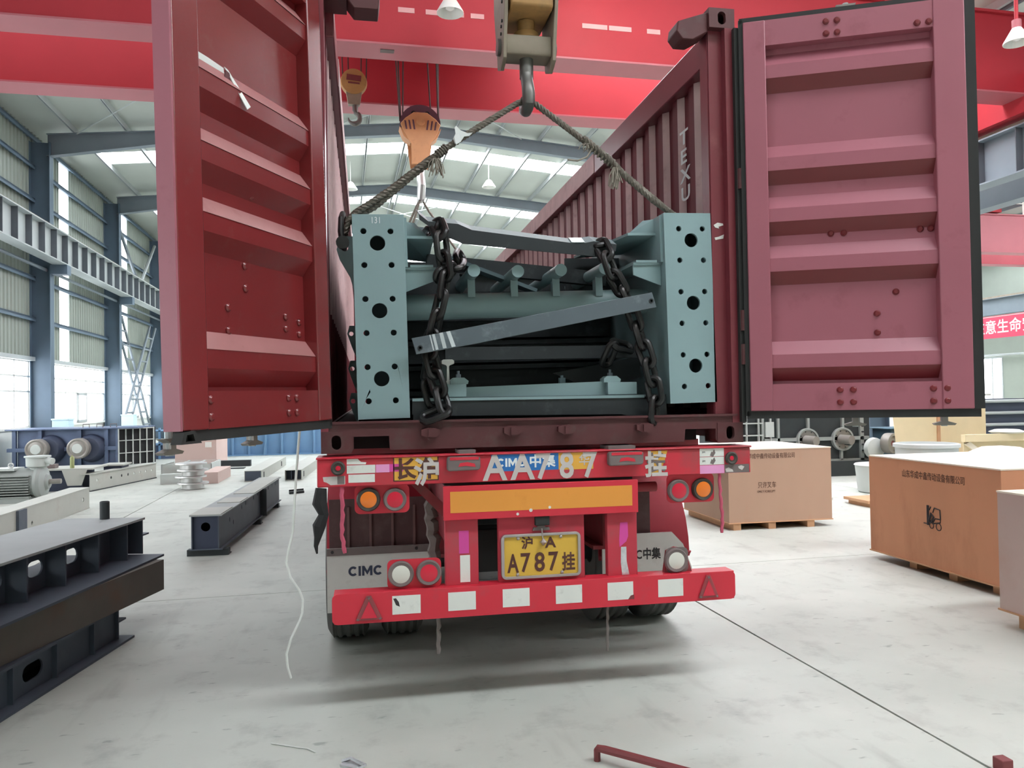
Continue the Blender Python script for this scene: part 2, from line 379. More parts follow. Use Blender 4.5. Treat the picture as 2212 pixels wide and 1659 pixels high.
# end walls and far wall of the next bay
ends = []
for nm, y in (('wall_far', Y1), ('wall_back', Y0-.2)):
    w = obj(nm, MB().box(XL-.2, XR2+.2, y, y+.2, 0, 11.2), 'cladding', M=BM, label='pale corrugated end wall of the hall' if nm == 'wall_far' else 'pale end wall behind the viewer', kind='structure')
    ends.append(w)
wr = obj('wall_right', MB().box(XR2, XR2+.2, Y0, Y1, 0, 1.0).box(XR2, XR2+.2, Y0, Y1, 3.6, 10), 'cladding', M=BM, label='far side wall of the neighbouring bay with tall windows', kind='structure')
for k in range(len(COLY)-1):
    ya = COLY[k]
    obj('wall_panel', MB().box(XR2, XR2+.2, ya, ya+1.5, 1.0, 3.6), 'cladding', wr); obj('wall_panel', MB().box(XR2, XR2+.2, ya+3, ya+4.5, 1.0, 3.6), 'cladding', wr); obj('wall_panel', MB().box(XR2, XR2+.2, ya+6, ya+7.5, 1.0, 3.6), 'cladding', wr)
    w = thing('window_%d' % (k+11), (0, 0, 0), 'tall window pair in the far wall of the neighbouring bay', 'window', M=BM @ Matrix.Translation((XR2, ya, 1.0)), kind='structure')
    del w['category']
    for i in (1, 3):
        fr = MB().plate(rect(i*1.5, i*1.5+1.5, 0, 2.6), [rect(i*1.5+.08, i*1.5+.7, .08, 2.52), rect(i*1.5+.78, i*1.5+1.42, .08, 2.52)], 'x', -.03, .05)
        obj('window_frame', fr, 'steel_light', w); obj('pane', sheet_mesh('pane', [(.06, i*1.5+.05, .05), (.06, i*1.5+1.45, .05), (.06, i*1.5+1.45, 2.55), (.06, i*1.5+.05, 2.55)], (-9, 0, 0)), 'pane', w)
for z in (3.7, 5.2): obj('wall_pipe', MB().tube([(XR2-.3, 15, z), (XR2-.3, 60, z)], .06, 6), 'steel_light', wr)
# ---- columns
def hcol(x0, x1, y, z1, name, lab, fy=.16):
    m = MB().box(x0, x0+.022, y-fy, y+fy, 0, z1).box(x1-.022, x1, y-fy, y+fy, 0, z1).box(x0, x1, y-.012, y+.012, 0, z1)
    c = obj(name, m, 'steel_blue', M=BM, label=lab, kind='structure'); return c
NM = {26: 'first', 33.5: 'second', 41: 'third'}
for y in COLY:
    c = hcol(XL+.03, -8.5, y, 9.6, 'steel_column', 'blue grey steel column standing against the left wall')
    obj('corbel', MB().prism([(-8.5, 5.62), (-8.03, 5.62), (-8.03, 5.9), (-8.5, 5.9)], 'y', y-.17, y+.17), 'steel_blue', c)
    c = hcol(XR-.3, XR+.3, y, 9.8, 'steel_column', 'blue grey steel column between the two bays')
    obj('corbel', MB().box(12.75, 13.6, y-.17, y+.17, 5.55, 5.9), 'steel_blue', c)
    if y > 15: hcol(XR2-.6, XR2-.03, y, 9.6, 'steel_column', 'blue grey steel column at the far side wall')
# cross bracing like ladders on the left wall between the second and third columns
br = thing('wall_bracing', (0, 0, 0), 'crossed ladder-like steel bracing before the left wall windows', 'bracing', M=BM @ Matrix.Translation((-8.95, 33.5, 0)), kind='structure'); del br['category']
def ladder(m, a, b, w, r=.055, n=9):
    a, b = Vector(a), Vector(b)
    m1 = MB().tube([a, b], r, 6); m2 = MB().tube([a+Vector((0, w, 0)), b+Vector((0, w, 0))], r, 6)
    obj('brace_rail', m1, 'steel_grey', m); obj('brace_rail', m2, 'steel_grey', m)
    for i in range(1, n):
        p = a.lerp(b, i/n); obj('brace_rung', MB().tube([p, p+Vector((0, w, 0))], r*.8, 6), 'steel_grey', m)
ladder(br, (.1, .4, 5.3), (.1, 5.6, .2), 1.1); ladder(br, (.2, 5.9, 5.3), (.2, .5, .2), 1.1)
obj('brace_bar', MB().box(.1, .2, 0, .01, 0, .01).tube([(.15, .3, 9.3), (.15, 4.2, 6.9)], .07, 6), 'steel_grey', br)
obj('brace_bar', MB().tube([(.15, 7.2, 9.3), (.15, 4.2, 6.9)], .07, 6), 'steel_light', br)
# ---- roof: sheets, translucent sheets, purlins, rafters
ce = thing('ceiling', (0, 0, 0), 'grey corrugated roof with glowing translucent strips', 'ceiling', M=BM, kind='structure'); del ce['category']
for side, xa, xm, xb in ((0, XL-.2, 2.4, XR), (1, XR, 25.4, XR2+.2)):
    for (u0, u1) in ((xa, xm), (xm, xb)):
        z0, z1 = roof_z(u0, side)+.2, roof_z(u1, side)+.2
        for k in range(len(COLY)-1):
            y = COLY[k]
            for p0, p1 in ((0, 2.5), (3.8, 7.5)):
                obj('roof_sheet', MB().hexa([(u0, y+p0, z0), (u1, y+p0, z1), (u1, y+p1, z1), (u0, y+p1, z0)], [(u0, y+p0, z0+.05), (u1, y+p0, z1+.05), (u1, y+p1, z1+.05), (u0, y+p1, z0+.05)]), 'roof_sheet', ce)
            n = 8
            for i in range(n):
                a, b = i/n, (i+1)/n
                v0, v1 = u0+(u1-u0)*a, u0+(u1-u0)*b; w0, w1 = z0+(z1-z0)*a, z0+(z1-z0)*b
                if i == 0 and u0 == xa: continue
                if i == n-1 and u1 == xb: continue
                e = .0
                obj('skylight_sheet', sheet_mesh('skylight_sheet', [(v0+e, y+2.5, w0+.02), (v1-e, y+2.5, w1+.02), (v1-e, y+3.8, w1+.02), (v0+e, y+3.8, w0+.02)], (v0, y, 0)), 'skylight_left' if u1 == xm else 'skylight_right', ce)
            for s in ((0,) if u0 == xa else (n-1,)):
                if (u0 == xa) or (u1 == xb):
                    a, b = (0, 1/n) if u0 == xa else ((n-1)/n, 1)
                    v0, v1 = u0+(u1-u0)*a, u0+(u1-u0)*b; w0, w1 = z0+(z1-z0)*a, z0+(z1-z0)*b
                    obj('roof_sheet', MB().hexa([(v0, y+2.5, w0), (v1, y+2.5, w1), (v1, y+3.8, w1), (v0, y+3.8, w0)], [(v0, y+2.5, w0+.05), (v1, y+2.5, w1+.05), (v1, y+3.8, w1+.05), (v0, y+3.8, w0+.05)]), 'roof_sheet', ce)
        for i in range(9):
            t = i/8; u = u0+(u1-u0)*t+(.12 if i == 0 else -.12 if i == 8 else 0); z = roof_z(u, side)
            obj('purlin', MB().box(u-.012, u+.012, Y0, Y1, z, z+.2).box(u-.035, u+.035, Y0, Y1, z, z+.012), 'steel_light' if side == 0 else 'steel_grey', ce)
for y in COLY[1:]:
    for side, xa, xm, xb in ((0, -8.6, 2.4, XR-.2), (1, XR+.2, 25.4, XR2-.5)):
        m = MB()
        for (e, c) in ((xa, xm), (xb, xm)):
            ze, zc = roof_z(e, side), roof_z(c, side); q = e+(c-e)*.3; zq = roof_z(q, side)
            top = [(e, ze), (q, zq), (c, zc)]; bot = [(c, zc-.36), (q, zq-.40), (e, ze-.66)]
            m.prism(top+bot, 'y', y-.006, y+.006)
            m.prism([(e, ze), (c, zc), (c, zc-.02), (e, ze-.02)], 'y', y-.12, y+.12)
            m.prism([(c, zc-.36), (q, zq-.40), (q, zq-.42), (c, zc-.38)], 'y', y-.12, y+.12)
            m.prism([(q, zq-.40), (e, ze-.66), (e, ze-.68), (q, zq-.42)], 'y', y-.12, y+.12)
        obj('roof_rafter', m, 'steel_grey', M=BM, label='grey tapered steel rafter spanning the roof', kind='structure')
# thin roof bracing rods
for y in (18.5, 33.5):
    for xa, xb in ((-7.7, -1.5), (-.2, 6)):
        obj('bracing_rod', MB().tube([(xa, y+.2, roof_z(xa)-.1), (xb, y+7.2, roof_z(xb)-.1)], .018, 5), 'steel_light', ce)
        obj('bracing_rod', MB().tube([(xb, y+.2, roof_z(xb)-.1), (xa, y+7.2, roof_z(xa)-.1)], .018, 5), 'steel_light', ce)
# ---- crane runway beams
def runway(x0, x1, ya, yb, sa, sb, s, lab, rm='steel_grey'):
    r = obj('runway_beam', MB().box(x0, x1, ya, yb, 5.9, 5.93).box(x0, x1, ya, yb, 6.80, 6.83).box((x0+x1)/2-.01, (x0+x1)/2+.01, ya, yb, 5.92, 6.81), rm, M=BM, label=lab, kind='structure')
    obj('crane_rail', MB().box((x0+x1)/2-.03, (x0+x1)/2+.03, ya, yb, 6.83, 6.95), 'hook_plate', r)
    me = MB().box(0, .17, -.008, .008, 5.93, 6.80).mesh('stiffener')
    xw = (x0+x1)/2
    y = sa
    while y < sb:
        obj('stiffener', me, 'stiff_dark', r, M=Matrix.Translation((xw, y, 0)) if s > 0 else Matrix.Translation((xw, y, 0)) @ Matrix.Rotation(PI, 4, 'Z'))
        y += .9375
runway(-8.43, -8.03, Y0, Y1, 18.5, 44, 1, 'grey steel crane runway beam with stiffener plates along left wall', 'steel_light')
runway(12.85, 13.25, Y0, Y1, 7.2, 20, -1, 'grey steel crane runway beam between the two bays')
runway(14.6, 15.0, Y0, Y1, 11, 20, 1, 'grey steel crane runway beam of the neighbouring bay')
runway(35.6, 36.0, Y0, Y1, 18, 26, -1, 'grey steel crane runway beam at the far side wall')
# pale blue guard boxes at the feet of the wall columns
for y, t in ((26, 'near the blue gear housing'), (33.5, 'behind the black grille'), (41, 'beside the red container door edge')):
    obj('column_guard', MB().box(-8.45, -8.0, y-.25, y+.25, 0, 1.27).box(-8.47, -7.98, y-.27, y+.27, 1.24, 1.29), 'pale_blue', M=BM, label='pale blue guard box at column foot %s' % t, cat='guard box', group='guard boxes at column feet', bevel=.01)

# ================================================================== overhead cranes
def crane(yc, xa, xb, label, lamps, near=True, lit=None, cm='crane_red'):
    r = thing('overhead_crane', (0, 0, 0), label, 'crane', M=BM @ Matrix.Translation((xa, yc, 0)), kind=None)
    Lx = xb-xa
    for k, s in enumerate((-1, 1)):
        y0 = -1.59 if s < 0 else .99
        g = obj('girder', MB().box(.3, Lx-.3, y0+.06, y0+.075, 7.33, 8.84).box(.3, Lx-.3, y0+.5, y0+.515, 7.33, 8.84).box(.3, Lx-.3, y0, y0+.58, 8.82, 8.87), cm, r)
        obj('bottom_flange', MB().box(.3, Lx-.3, y0, y0+.58, 7.3, 7.33), 'crane_flange', g)
        if near and s < 0:
            for px, w in ((9.55, .13), (10.02, .16), (10.4, .08), (10.7, .11), (11.2, .12), (11.55, .16), (12.7, .22), (13.15, .2), (13.75, .12), (14.3, .2), (14.9, .16), (15.6, .2)):
                obj('light_spot_patch', MB().box(px-w, px+w, y0+.052, y0+.06, 7.86, 7.94), 'crane_light_spot', g)  # pale plates stand in for spots of light on the web
            for px in (9.25, 11.65, 14.2): obj('maker_plate', MB().box(px-.11, px+.11, y0+.18, y0+.3, 7.292, 7.3), 'dirt_grey', g)
        obj('crane_rail', MB().box(.3, Lx-.3, y0+.26, y0+.32, 8.87, 8.95), 'hook_plate', g)
    for e in (0, Lx-.5):
        c = obj('end_carriage', MB().box(e, e+.5, -2.6, 2.6, 7.0, 7.75), cm, r)
        for wy in (-2.1, 2.1): obj('wheel', MB().lathe([(.2, -.1), (.24, -.1), (.24, -.07), (.2, -.07), (.2, .07), (.24, .07), (.24, .1), (.2, .1)], (e+.25, wy, 7.16), (1, 0, 0), 20), 'shaft_grey', c)
    t = obj('trolley', MB().box(8.3, 11.9, -1.5, 1.5, 8.96, 9.15), 'crane_red', r)
    obj('hoist_drum', MB().cyl((8.5, 0, 9.4), (11.6, 0, 9.4), .28, 20), 'hook_plate', t)
    for lx, ly, lz, rod in lamps:
        lp = obj('lamp_rod', MB().cyl((lx, ly, lz+.2), (lx, ly, 8.9), .03, 8).box(lx-.03, lx+.03, ly, y0*0-1.5, 8.84, 8.9), 'crane_red', r)
        obj('lamp_shade', MB().lathe([(.05, .24), (.06, .2), (.2, -.02), (.205, -.02), (.205, 0), (.075, .22), (.06, .24)], (lx, ly, lz-.02), (0, 0, 1), 24), 'lamp_white', lp)
        obj('lamp_socket', MB().cyl((lx, ly, lz+.2), (lx, ly, lz+.34), .07, 12), 'crane_flange', lp)
        obj('bulb', MB().lathe([(.02, 0), (.07, .03), (.075, .08), (.04, .15)], (lx, ly, lz), (0, 0, 1), 12), 'lamp_glass', lp)
    if lit:
        lx, ly, lz = lit
        lt = bpy.data.lights.new('lamp_glow', 'POINT'); lt.energy = 50; lt.color = (1, .93, .84); lt.shadow_soft_size = .12
        lo = bpy.data.objects.new('lamp_glow', lt); COL.objects.link(lo); lo.parent = r; lo.location = (lx, ly, lz-.08)
    return r
crane(14.04, -8.48, 13.3, 'red double girder overhead crane crossing the hall beyond the container', [(10.16, -2.2, 7.62, 0), (19.35, -3.3, 7.4, 0), (12.75, -2.9, 8.5, 0)], lit=(12.75, -2.9, 8.5))
crane(4.72, -8.48, 13.3, 'red overhead crane above the container rear, carrying the near hook', [], near=False)
crane(28.6, 14.55, 36.05, 'faded pink red crane in the neighbouring bay', [], near=False, cm='crane_flange')
# handrail on the far crane
hr = thing('crane_handrail', (0, 0, 0), 'white tubular handrail on top of the neighbouring crane', 'handrail', M=BM @ Matrix.Translation((26.2, 27.2, 8.87)))
obj('rail_tube', MB().tube([(-1.6, 0, 0), (-1.6, 0, 1.0), (1.3, 0, 1.0), (1.4, 0, .9), (1.4, 0, 0)], .03, 6), 'lamp_white', hr)
obj('rail_tube', MB().tube([(-1.6, 0, .5), (1.4, 0, .5)], .025, 6), 'lamp_white', hr)
# pendant lamps under the roof
for i, (x, y, z, t) in enumerate(((5.6, 29.6, 9.8, 'right of the orange hook'), (.4, 30.5, 9.75, 'left of the orange hook'), (2.2, 38.5, 9.9, 'low behind the sling rope'))):
    p = thing('pendant_lamp', (0, 0, 0), 'small white dome lamp hanging under roof %s' % t, 'lamp', 'dome lamps under the roof', M=BM @ Matrix.Translation((x, y, z)))
    obj('cord', MB().cyl((0, 0, .2), (0, 0, roof_z(x)+.21-z), .012, 6), 'lamp_white', p)
    obj('shade', MB().lathe([(.03, .3), (.1, .26), (.26, .02), (.27, 0), (.24, 0), (.08, .22), (.03, .25)], (0, 0, 0), (0, 0, 1), 20), 'lamp_white', p)
# banner between the columns
bn = thing('banner', (0, 0, 0), 'red cloth banner with white Chinese characters strung between columns', 'banner', M=BM @ Matrix.Translation((13.2, 10.9, 0)))
obj('cloth', MB().box(-.012, 0, .1, 7.5, 2.76, 3.22), 'banner_red', bn)
obj('cord', MB().tube([(-.006, -.1, 3.2), (-.006, 7.7, 3.2)], .01, 5), 'rope_white', bn)
for i, ch in enumerate('注意生命安全'):
    text('character', ch, .3, 'glyph_banner', bn, Matrix.Translation((-.014, 3.42-.305*i, 2.88)) @ Matrix.Rotation(-PI/2, 4, 'Z') @ Matrix.Rotation(PI/2, 4, 'X'), off=.004)

# ================================================================== shipping container (open top, 12 m)
CW, CL, CH, CZ = 2.438, 12.192, 2.591, 1.4
ct = thing('shipping_container', (CW/2, 0, CZ), 'dark red open-top shipping container on the trailer with both rear doors open', 'container', world=True)
Zt = CZ+CH
def casting(x0, y0, z0, hole_y=True, stub=0):
    m = MB()
    if hole_y:
        m.plate(rect(x0, x0+.162, z0, z0+.118), [[(x0+.081+.026*math.cos(a), z0+.059+(.013 if math.sin(a) > 0 else -.013)+.026*math.sin(a)) for a in [2*PI*i/18 for i in range(18)]]], 'y', y0, y0+.03)
    m.box(x0, x0+.162, y0+.14, y0+.178, z0, z0+.118).box(x0, x0+.02, y0+.03, y0+.14, z0, z0+.118).box(x0+.142, x0+.162, y0+.03, y0+.14, z0, z0+.118)
    m.box(x0+.02, x0+.142, y0+.03, y0+.14, z0, z0+.02).box(x0+.02, x0+.142, y0+.03, y0+.14, z0+.098, z0+.118)
    return m
for x0 in (0, CW-.162):
    for z0 in (CZ, Zt-.118):
        c = obj('corner_casting', casting(x0, 0, z0), 'maroon_dark', ct)
        obj('corner_casting', casting(x0, CL-.178, z0), 'maroon_dark', ct)
# header stubs left behind where the roof bow was taken off
obj('header_stub', MB().prism([(.162, Zt-.10), (.20, Zt-.15), (.335, Zt-.15), (.345, Zt-.07), (.32, Zt-.02), (.162, Zt-.02)], 'y', .02, .17), 'maroon_dark', ct, bevel=.006)
obj('header_stub', MB().prism([(CW-.162, Zt-.02), (CW-.25, Zt-.05), (CW-.35, Zt-.085), (CW-.36, Zt-.145), (CW-.325, Zt-.19), (CW-.25, Zt-.19), (CW-.162, Zt-.14)], 'y', .02, .17), 'maroon_dark', ct, bevel=.006)
# posts
for s in (0, 1):
    x = lambda v: v if s == 0 else CW-v
    m = MB()
    for a, b, y0, y1 in (((0.0, .05, 0, .16), (.05, .15, .05, .075), (.05, .065, 0.0, .06), (.14, .155, .06, .16)) if s else ((0.0, .04, 0, .16), (.0, .012, .02, .06))):
        m.box(min(x(a), x(b)), max(x(a), x(b)), y0, y1, CZ+.118, Zt-.118)
    obj('corner_post', m, 'maroon', ct)
    m = MB().box(min(x(0), x(.15)), max(x(0), x(.15)), CL-.16, CL, CZ+.118, Zt-.118)
    obj('corner_post', m, 'maroon', ct)
# side walls: pressed corrugated sheets
def side_profile(x, s):
    o = [(x, .16)]; y = .30
    while y < CL-.35:
        for dy, dx in ((0, 0), (.045, .036), (.145, .036), (.19, 0)): o.append((x+s*dx, y+dy))
        y += .278
    o.append((x, CL-.16)); return o
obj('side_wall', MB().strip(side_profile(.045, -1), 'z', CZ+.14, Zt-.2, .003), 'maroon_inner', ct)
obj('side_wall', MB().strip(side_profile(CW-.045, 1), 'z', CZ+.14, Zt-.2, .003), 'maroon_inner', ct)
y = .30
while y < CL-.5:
    obj('sheen_scuff_fold', MB().strip([(CW-.0145, y+.1445), (CW-.0505, y+.1895)], 'z', CZ+.2, Zt-.257, .0005), 'maroon_dusty', ct)  # dust and reflected daylight painted as pale strips on the rear-facing folds
    obj('sheen_scuff_fold', MB().strip([(.0112, y+.145), (.0472, y+.19)], 'z', CZ+.8, Zt-.257, .0005), 'maroon_dusty', ct)  # left strips carry the daylight reflection as colour
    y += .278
for a, b in ((0, .09), (CW-.10, CW)):
    obj('top_rail', MB().box(a, b, .17, CL-.17, Zt-.255, Zt-.06), 'maroon', ct, bevel=.008)
    obj('bottom_rail', MB().box(a if a == 0 else CW-.06, .06 if a == 0 else b, .178, CL-.178, CZ+.02, CZ+.16), 'maroon_dark', ct)
# old tape and dirt film along the rails further in
obj('rail_film', MB().box(CW-.1045, CW-.1005, 2.6, CL-.2, Zt-.245, Zt-.065), 'maroon_dusty', ct)
obj('rail_film', MB().box(.0905, .0945, .9, CL-.2, Zt-.245, Zt-.065), 'maroon_dusty', ct)
for y in [1.5+.9*i for i in range(11)]:
    for xx in (.012, CW-.03): obj('tarp_hook', MB().box(xx, xx+.018, y-.03, y+.03, Zt-.06, Zt-.02), 'maroon_dark', ct)
obj('front_wall', MB().box(.15, CW-.15, CL-.08, CL-.04, CZ+.15, Zt-.1), 'maroon', ct)
obj('cargo_floor', MB().box(.06, CW-.06, .08, CL-.08, CZ+.12, CZ+.15), 'container_floor', ct)
# rear sill with two pockets
sp = [(.162, CZ+.005), (.172, CZ+.02), (.172, CZ+.088), (.362, CZ+.088), (.366, CZ+.018), (.37, CZ+.012), (2.066, CZ+.012), (2.07, CZ+.018), (2.076, CZ+.085), (2.266, CZ+.085), (2.266, CZ+.02), (2.276, CZ+.005), (2.276, CZ+.118), (2.40, CZ+.118), (2.40, CZ+.165), (.04, CZ+.165), (.04, CZ+.118), (.162, CZ+.118)]
obj('rear_sill', MB().prism(sp, 'y', .005, .09), 'maroon_dark', ct)
obj('sill_lip', MB().box(.04, 2.40, -.012, .05, CZ+.158, CZ+.17), 'maroon_dark', ct)
obj('pocket_dark_plate', MB().box(.165, CW-.165, .30, .32, CZ+.005, CZ+.12), 'machine_black', ct)  # added dark plate, stands in for the shade inside the pockets
for x in (.585, 1.043, 1.354, 1.818):
    obj('cam_keeper', MB().prism([(x-.05, CZ+.09), (x-.02, CZ+.075), (x+.02, CZ+.075), (x+.05, CZ+.09), (x+.05, CZ+.118), (x+.02, CZ+.128), (x-.02, CZ+.128), (x-.05, CZ+.118)], 'y', -.03, .01).box(x-.012, x+.012, -.04, -.03, CZ+.08, CZ+.12), 'maroon_dark', ct)
# gasket strip on the right post and white scrapes
obj('door_seal', MB().box(2.415, 2.445, -.035, -.005, CZ+.12, Zt-.13), 'rubber', ct)
for z in (1.86, 2.06, 2.9): obj('hinge', MB().cyl((2.44, -.03, z), (2.44, -.03, z+.12), .022, 10), 'maroon_dark', ct)
for poly in ([(2.30, 2.70), (2.325, 2.715), (2.36, 2.71), (2.362, 2.70), (2.33, 2.69), (2.335, 2.68), (2.31, 2.685)], [(2.305, 2.625), (2.33, 2.63), (2.365, 2.645), (2.36, 2.62), (2.33, 2.615), (2.31, 2.61)]):
    obj('paint_scrape', MB().prism(poly, 'y', .047, .05), 'sticker_white', ct)
# code on the right wall, letters one under another (inside face)
for i, ch in enumerate(('T', 'E', 'X', 'U', ' ', '1', '7')):
    if ch != ' ': text('code_letter', ch, .135, 'glyph_white', ct, Matrix.Translation((CW-.05, .735, 3.39-.128*i)) @ Matrix.Rotation(-PI/2, 4, 'Z') @ Matrix.Rotation(PI/2, 4, 'X'), off=.002, sx=1.7 if ch != '1' else 1.2)

# doors: local frame, x along the door from hinge to free edge, y = 0 inner face (negative y towards the viewer side), z up
def door(name, M, mt, sgn, w, h, z_lines, rivets, label, lefty=False):
    d = obj(name, MB().box(0, w, .046, .05, 0, h), mt, ct, label=label)
    d.matrix_basis = M
    fw, fe = .125, .16                 # stile widths at hinge and free edge
    def P(*a): return (a[0], a[1], a[2], a[3])
    m = MB().box(0, fw, -.035, .046, 0, h); obj('door_stile', m, mt, d, bevel=.006)
    m = MB().box(w-fe, w, -.035, .046, 0, h); obj('door_stile', m, mt, d, bevel=.006)
    obj('door_rail', MB().box(fw, w-fe, -.028, .046, 0, .155), mt, d)
    obj('door_rail', MB().box(fw, w-fe, -.028, .046, h-.15, h), mt, d)
    # pressed panel: profile along z (depth y), extruded along x
    prof = [(.04, .15)]
    for zc in z_lines:
        prof += [(.042, zc-.115), (-.015, zc-.04), (-.015, zc+.035), (.042, zc+.115)]
    prof += [(.04, h-.15)]
    m = MB()
    k = len(prof)
    m.strip(prof, 'x', fw-.002, w-fe+.002, .004)
    obj('door_panel', m, mt, d)
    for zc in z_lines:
        if lefty: obj('dust_sheen_fold', MB().strip([(-.0215, zc+.037), (.0355, zc+.115)], 'x', fw, w-fe, .0004), 'maroon_dust_sheen_l', d)  # dust and skylight reflection painted pale on the upper folds
        else: obj('clean_shade_fold', MB().strip([(.0355, zc-.115), (-.0215, zc-.042)], 'x', fw, w-fe, .0004), 'maroon_clean_shade', d)  # undusted paint, with underside shade put into its darker colour
    for (rx, rz) in rivets:
        yy = -.028 if rz < .155 or rz > h-.15 else (-.015 if any(abs(rz-zc) < .06 for zc in z_lines) else .038)
        obj('bolt_head', MB().lathe([(.019, .004), (.018, -.007), (.011, -.014)], (rx, yy, rz), (0, 1, 0), 12), mt if lefty else 'maroon_clean_shade', d)
    # seal all round
    s = MB().box(-.02, w+(.0 if lefty else .035), -.02, .012, -.045, -.0).box(-.02, w+(.0 if lefty else .035), -.02, .012, h, h+.03).box(-.025, 0, -.02, .012, -.03, h+.02)
    if not lefty: s.box(w, w+.035, -.02, .012, -.03, h+.02)
    obj('door_gasket', s, 'rubber', d)
    obj('door_lip', MB().box(w if lefty else w+.035, w+(.012 if lefty else .06), -.034 if lefty else -.005, .045 if lefty else .035, .0, h), 'maroon_door_r' if lefty else 'rubber', d)  # left lip in the paler door colour, its lit edge painted in
    if lefty: obj('torn_gasket', MB().plate([(w-.09, -.05), (w+.03, -.05), (w+.01, -.005), (w-.05, .0)], [[(w-.05, -.04), (w+.005, -.04), (w-.005, -.015), (w-.04, -.012)]], 'y', -.05, .0), 'rubber', d)
    # locking bars on the outside face with cams
    for lx in ((.44*w, .92*w) if lefty else (.50*w, .90*w)):
        b = obj('lock_bar', MB().cyl((lx, .105, -.1), (lx, .105, h+.1), .017, 10), 'steel_light', d)
        for zz, s2 in ((-.06, -1), (h+.06, 1)):
            obj('lock_cam', MB().plate([(lx-.05, zz-.035), (lx+.05, zz-.035), (lx+.06, zz-.025), (lx+.015, zz-.012), (lx+.015, zz+.012), (lx+.055, zz+.03), (lx-.055, zz+.03), (lx-.015, zz+.012), (lx-.015, zz-.012), (lx-.06, zz-.025)], [], 'y', .085, .125), 'shaft_grey', b)
        for zz in (() if lefty and lx > .9*w else (.3, 1.1, 1.9)): obj('bar_bracket', MB().box(lx-.05, lx+.05, .05, .13, zz-.03, zz+.03), mt, b)
    return d
# right door, swung nearly flat beside the rear frame; its inner face looks at the viewer
hR = 2.29; a = math.radians(-24.2)
MR = Matrix.Translation((2.465, -.045, 1.585)) @ Matrix.Rotation(a, 4, 'Z')
rv = [(.49, .045), (.56, .045), (.49, .115), (.56, .115), (.975, .045), (1.045, .045), (.975, .115), (1.045, .115),
      (.708, .44), (.708, .55), (.81, .67), (.81, .775), (.47, 1.025), (.54, 1.025), (.945, 1.02), (1.0, 1.02),
      (.46, 2.17), (.52, 2.17), (.46, 2.24), (.52, 2.24), (.94, 2.17), (1.0, 2.17)]
RIBS = [.29, .853, 1.144, 1.445, 1.99]
dR = door('container_door', MR, 'maroon_door_r', 1, 1.18, hR, RIBS, rv, 'right rear door swung open, dusty dark red ribbed inner face with black seal')
# left door stands out towards the viewer; mirrored frame
aL = math.radians(63.0)
XLd = Vector((-math.cos(aL), -math.sin(aL), 0)); YLd = Vector((-math.sin(aL), math.cos(aL), 0)); 
tl = Matrix.Rotation(-.019, 4, 'Y')
MLm = Matrix(((XLd.x, YLd.x, 0, 0), (XLd.y, YLd.y, 0, 0), (0, 0, 1, 0), (0, 0, 0, 1)))
ML = Matrix.Translation((.035, -.10, 1.585)) @ tl @ MLm
rvL = [(.33, .05), (.40, .05), (.97, .05), (.33, .12), (.40, .12), (.97, .12), (.62, .62), (.62, .72), (.75, .42), (.75, .52), (.3, .52), (.3, .46), (.12+.06, .5), (.18, .44), (.5, 1.06), (.56, 1.05), (.98, 1.22)]
dL = door('container_door', ML, 'maroon_door_l', -1, 1.145, hR, RIBS, rvL, 'left rear door standing out, glossy dark red ribbed inner face', True)
# torn plastic tape stuck on the left door
obj('tape_remnant', MB().prism([(0.965, 1.555), (0.940, 1.575), (0.850, 1.575), (0.745, 1.57), (0.740, 1.525), (0.830, 1.535), (0.930, 1.53), (0.955, 1.54)], 'y', .025, .029), 'plastic_film', dL)
obj('tape_remnant', MB().hexa([(0.745, .02, 1.575), (0.720, .02, 1.57), (0.655, -.045, 1.42), (0.680, -.045, 1.40)], [(0.745, .024, 1.575), (0.720, .024, 1.57), (0.655, -.041, 1.42), (0.680, -.041, 1.40)]), 'plastic_film', dL)
obj('tape_remnant', MB().prism([(0.755, 1.555), (0.730, 1.55), (0.705, 1.48), (0.720, 1.44), (0.770, 1.45), (0.785, 1.48), (0.765, 1.52)], 'y', .006, .010), 'maroon_dark', dL)

